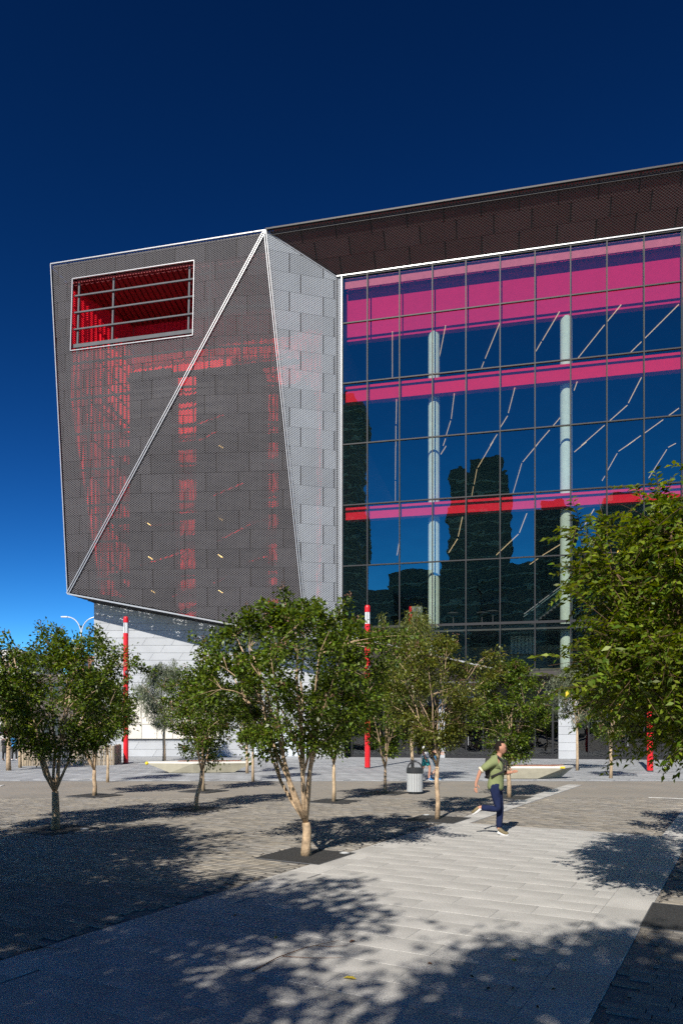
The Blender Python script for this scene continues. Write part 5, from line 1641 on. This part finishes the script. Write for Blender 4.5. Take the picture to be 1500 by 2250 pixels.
person(g + Vector((.33, .3, 0)), WJ2, 'walking person in dark navy top and blue shorts looking at their hands', 'skin_pale',
       [('shorts', 'blue_shorts'), ('shirt', 'navy', .6), ('shoes', 'blue_shoe', 'white_shoe')], face=(1, -.2, -.3), rz=-.1, scale=.97)
# far left: one in a blue top seen from behind, one under a coloured umbrella
g = G(32, 1672)
SJ = dict(pelvis=(0, 0, .93), waist=(0, 0, 1.08), chest=(.01, 0, 1.30), neckb=(.02, 0, 1.45), neck=(.03, 0, 1.51), head=(.05, 0, 1.61),
          shr=(0, -.19, 1.39), elr=(.06, -.27, 1.13), wrr=(.25, -.16, 1.15), par=(.32, -.12, 1.17), shl=(0, .19, 1.39), ell=(.06, .27, 1.13), wrl=(.25, .16, 1.15), pal=(.32, .12, 1.17),
          hipr=(0, -.1, .88), knr=(.02, -.13, .49), anr=(0, -.15, .09), bar=(.1, -.16, .045), tor=(.16, -.17, .04), hipl=(0, .1, .88), knl=(.02, .13, .49), anl=(0, .15, .09), bal=(.1, .16, .045), tol=(.16, .17, .04))
person(g, SJ, 'person in a bright blue top and dark trousers standing near the palings', 'skin_pale', [('trousers', 'black_cloth'), ('shirt', 'blue_top', 1.0), ('shoes', 'white_shoe')], face=(1, 0, -.1), rz=R(80), hair_len=.12)
g2 = G(11, 1672)
SJ2 = dict(SJ); SJ2.update(elr=(.08, -.24, 1.12), wrr=(.16, -.14, 1.30), par=(.17, -.12, 1.37))
person(g2, SJ2, 'person in a long black coat holding up a coloured umbrella', 'skin_pale', [('trousers', 'black_cloth'), ('skirt_coat', 'black_cloth'), ('shoes', 'black_cloth')], face=(1, 0, 0), rz=R(70), hair_len=.1, scale=.94)
hx = g2 + Vector((.12, .16, 1.0))
t = empty('umbrella', hx, 'open umbrella with red, white, green and violet panels', 'umbrella')
mb = MB(); mb.tube([hx + Vector((0, 0, .2)), hx + Vector((0, 0, .95))], .011, 8); mb.build('shaft', 'steel', t)
mb = MB(); mb.tube([hx + Vector((0, 0, .12)), hx + Vector((0, 0, .26))], .018, 8); mb.build('handle', 'black_cloth', t)
for k in range(8):
    mb = MB(); a0, a1 = k * math.pi / 4, (k + 1) * math.pi / 4
    prev = None
    for i in range(5):
        f = i / 4; r_ = .55 * math.sin(f * 1.25) / math.sin(1.25); z = .95 - .30 * f ** 2
        cur = (hx + Vector((r_ * math.cos(a0), r_ * math.sin(a0), z)), hx + Vector((r_ * math.cos(a1), r_ * math.sin(a1), z)))
        if prev: mb.face([prev[0], prev[1], cur[1], cur[0]] if i > 1 else [prev[0], cur[1], cur[0]])
        prev = cur
    mb.build('panel', ('umb_red', 'umb_white', 'umb_green', 'umb_violet', 'umb_red', 'umb_violet', 'umb_red', 'umb_violet')[k], t, fix=False)

# ================================================================== FALLEN TWIGS AND LEAVES
def litter_leaf(px, py, lab, s=.07, m='yellow_leaf'):
    g = G(px, py); a = random.uniform(0, 6.28)
    mb = MB(); d = Vector((math.cos(a), math.sin(a), 0)); sd = Vector((-d.y, d.x, 0)); z = Vector((0, 0, .006))
    mb.face([g + z, g + d * s * .3 + sd * s * .22 + z * 3, g + d * s * .7 + sd * s * .16 + z * 3.5, g + d * s + z * 1.5, g + d * s * .5 + z])
    mb.face([g + z, g + d * s * .5 + z, g + d * s + z * 1.5, g + d * s * .7 - sd * s * .16 + z * 3.5, g + d * s * .3 - sd * s * .22 + z * 3])
    o = mb.build('fallen_leaf', m, None, fix=False)
    return tag(o, lab, 'leaf', 'fallen leaves on the granite')
litter_leaf(781, 2068, 'brown fallen leaf on the sunlit granite', .09, 'seed')
litter_leaf(783, 2153, 'yellow fallen leaf in the shaded granite foreground', .11)
litter_leaf(605, 2064, 'yellow fallen leaf lying in a small sun patch', .07)
litter_leaf(1135, 2113, 'small yellow leaf at the shade border on granite', .05)
for px, py in ((1040, 2150), (1068, 2176), (1125, 2176), (1182, 2218), (950, 2120), (1220, 2175), (480, 2104), (512, 2014)):
    litter_leaf(px, py, 'small dark dry leaf on the shaded granite', .045, 'twig')
t = empty('fallen_twig', G(640, 2100), 'thin branched dry twig lying across the shaded granite', 'twig')
mb = MB(); Z = Vector((0, 0, .012))
mb.tube([G(555, 2137) + Z, G(610, 2108) + Z * 1.4, G(670, 2085) + Z, G(745, 2070) + Z * 1.5], [.006, .005, .004, .002], 5); mb.build('stem', 'twig', t)
mb = MB(); mb.tube([G(620, 2104) + Z, G(690, 2108) + Z, G(750, 2107) + Z], [.004, .003, .0015], 4); mb.build('side_shoot', 'twig', t)
mb = MB(); mb.tube([G(690, 2080) + Z, G(725, 2084) + Z * 1.3, G(760, 2080) + Z], [.0035, .003, .0015], 4); mb.build('side_shoot', 'twig', t)
t = empty('fallen_twig', G(80, 2088), 'small forked dry twig at the dark left border of the granite', 'twig')
mb = MB(); mb.tube([G(70, 2092) + Z, G(100, 2085) + Z * 1.4, G(140, 2089) + Z], [.005, .004, .002], 5); mb.build('stem', 'twig', t)
mb = MB(); mb.tube([G(80, 2090) + Z, G(75, 2078) + Z * 4], [.004, .002], 4); mb.build('side_shoot', 'twig', t)
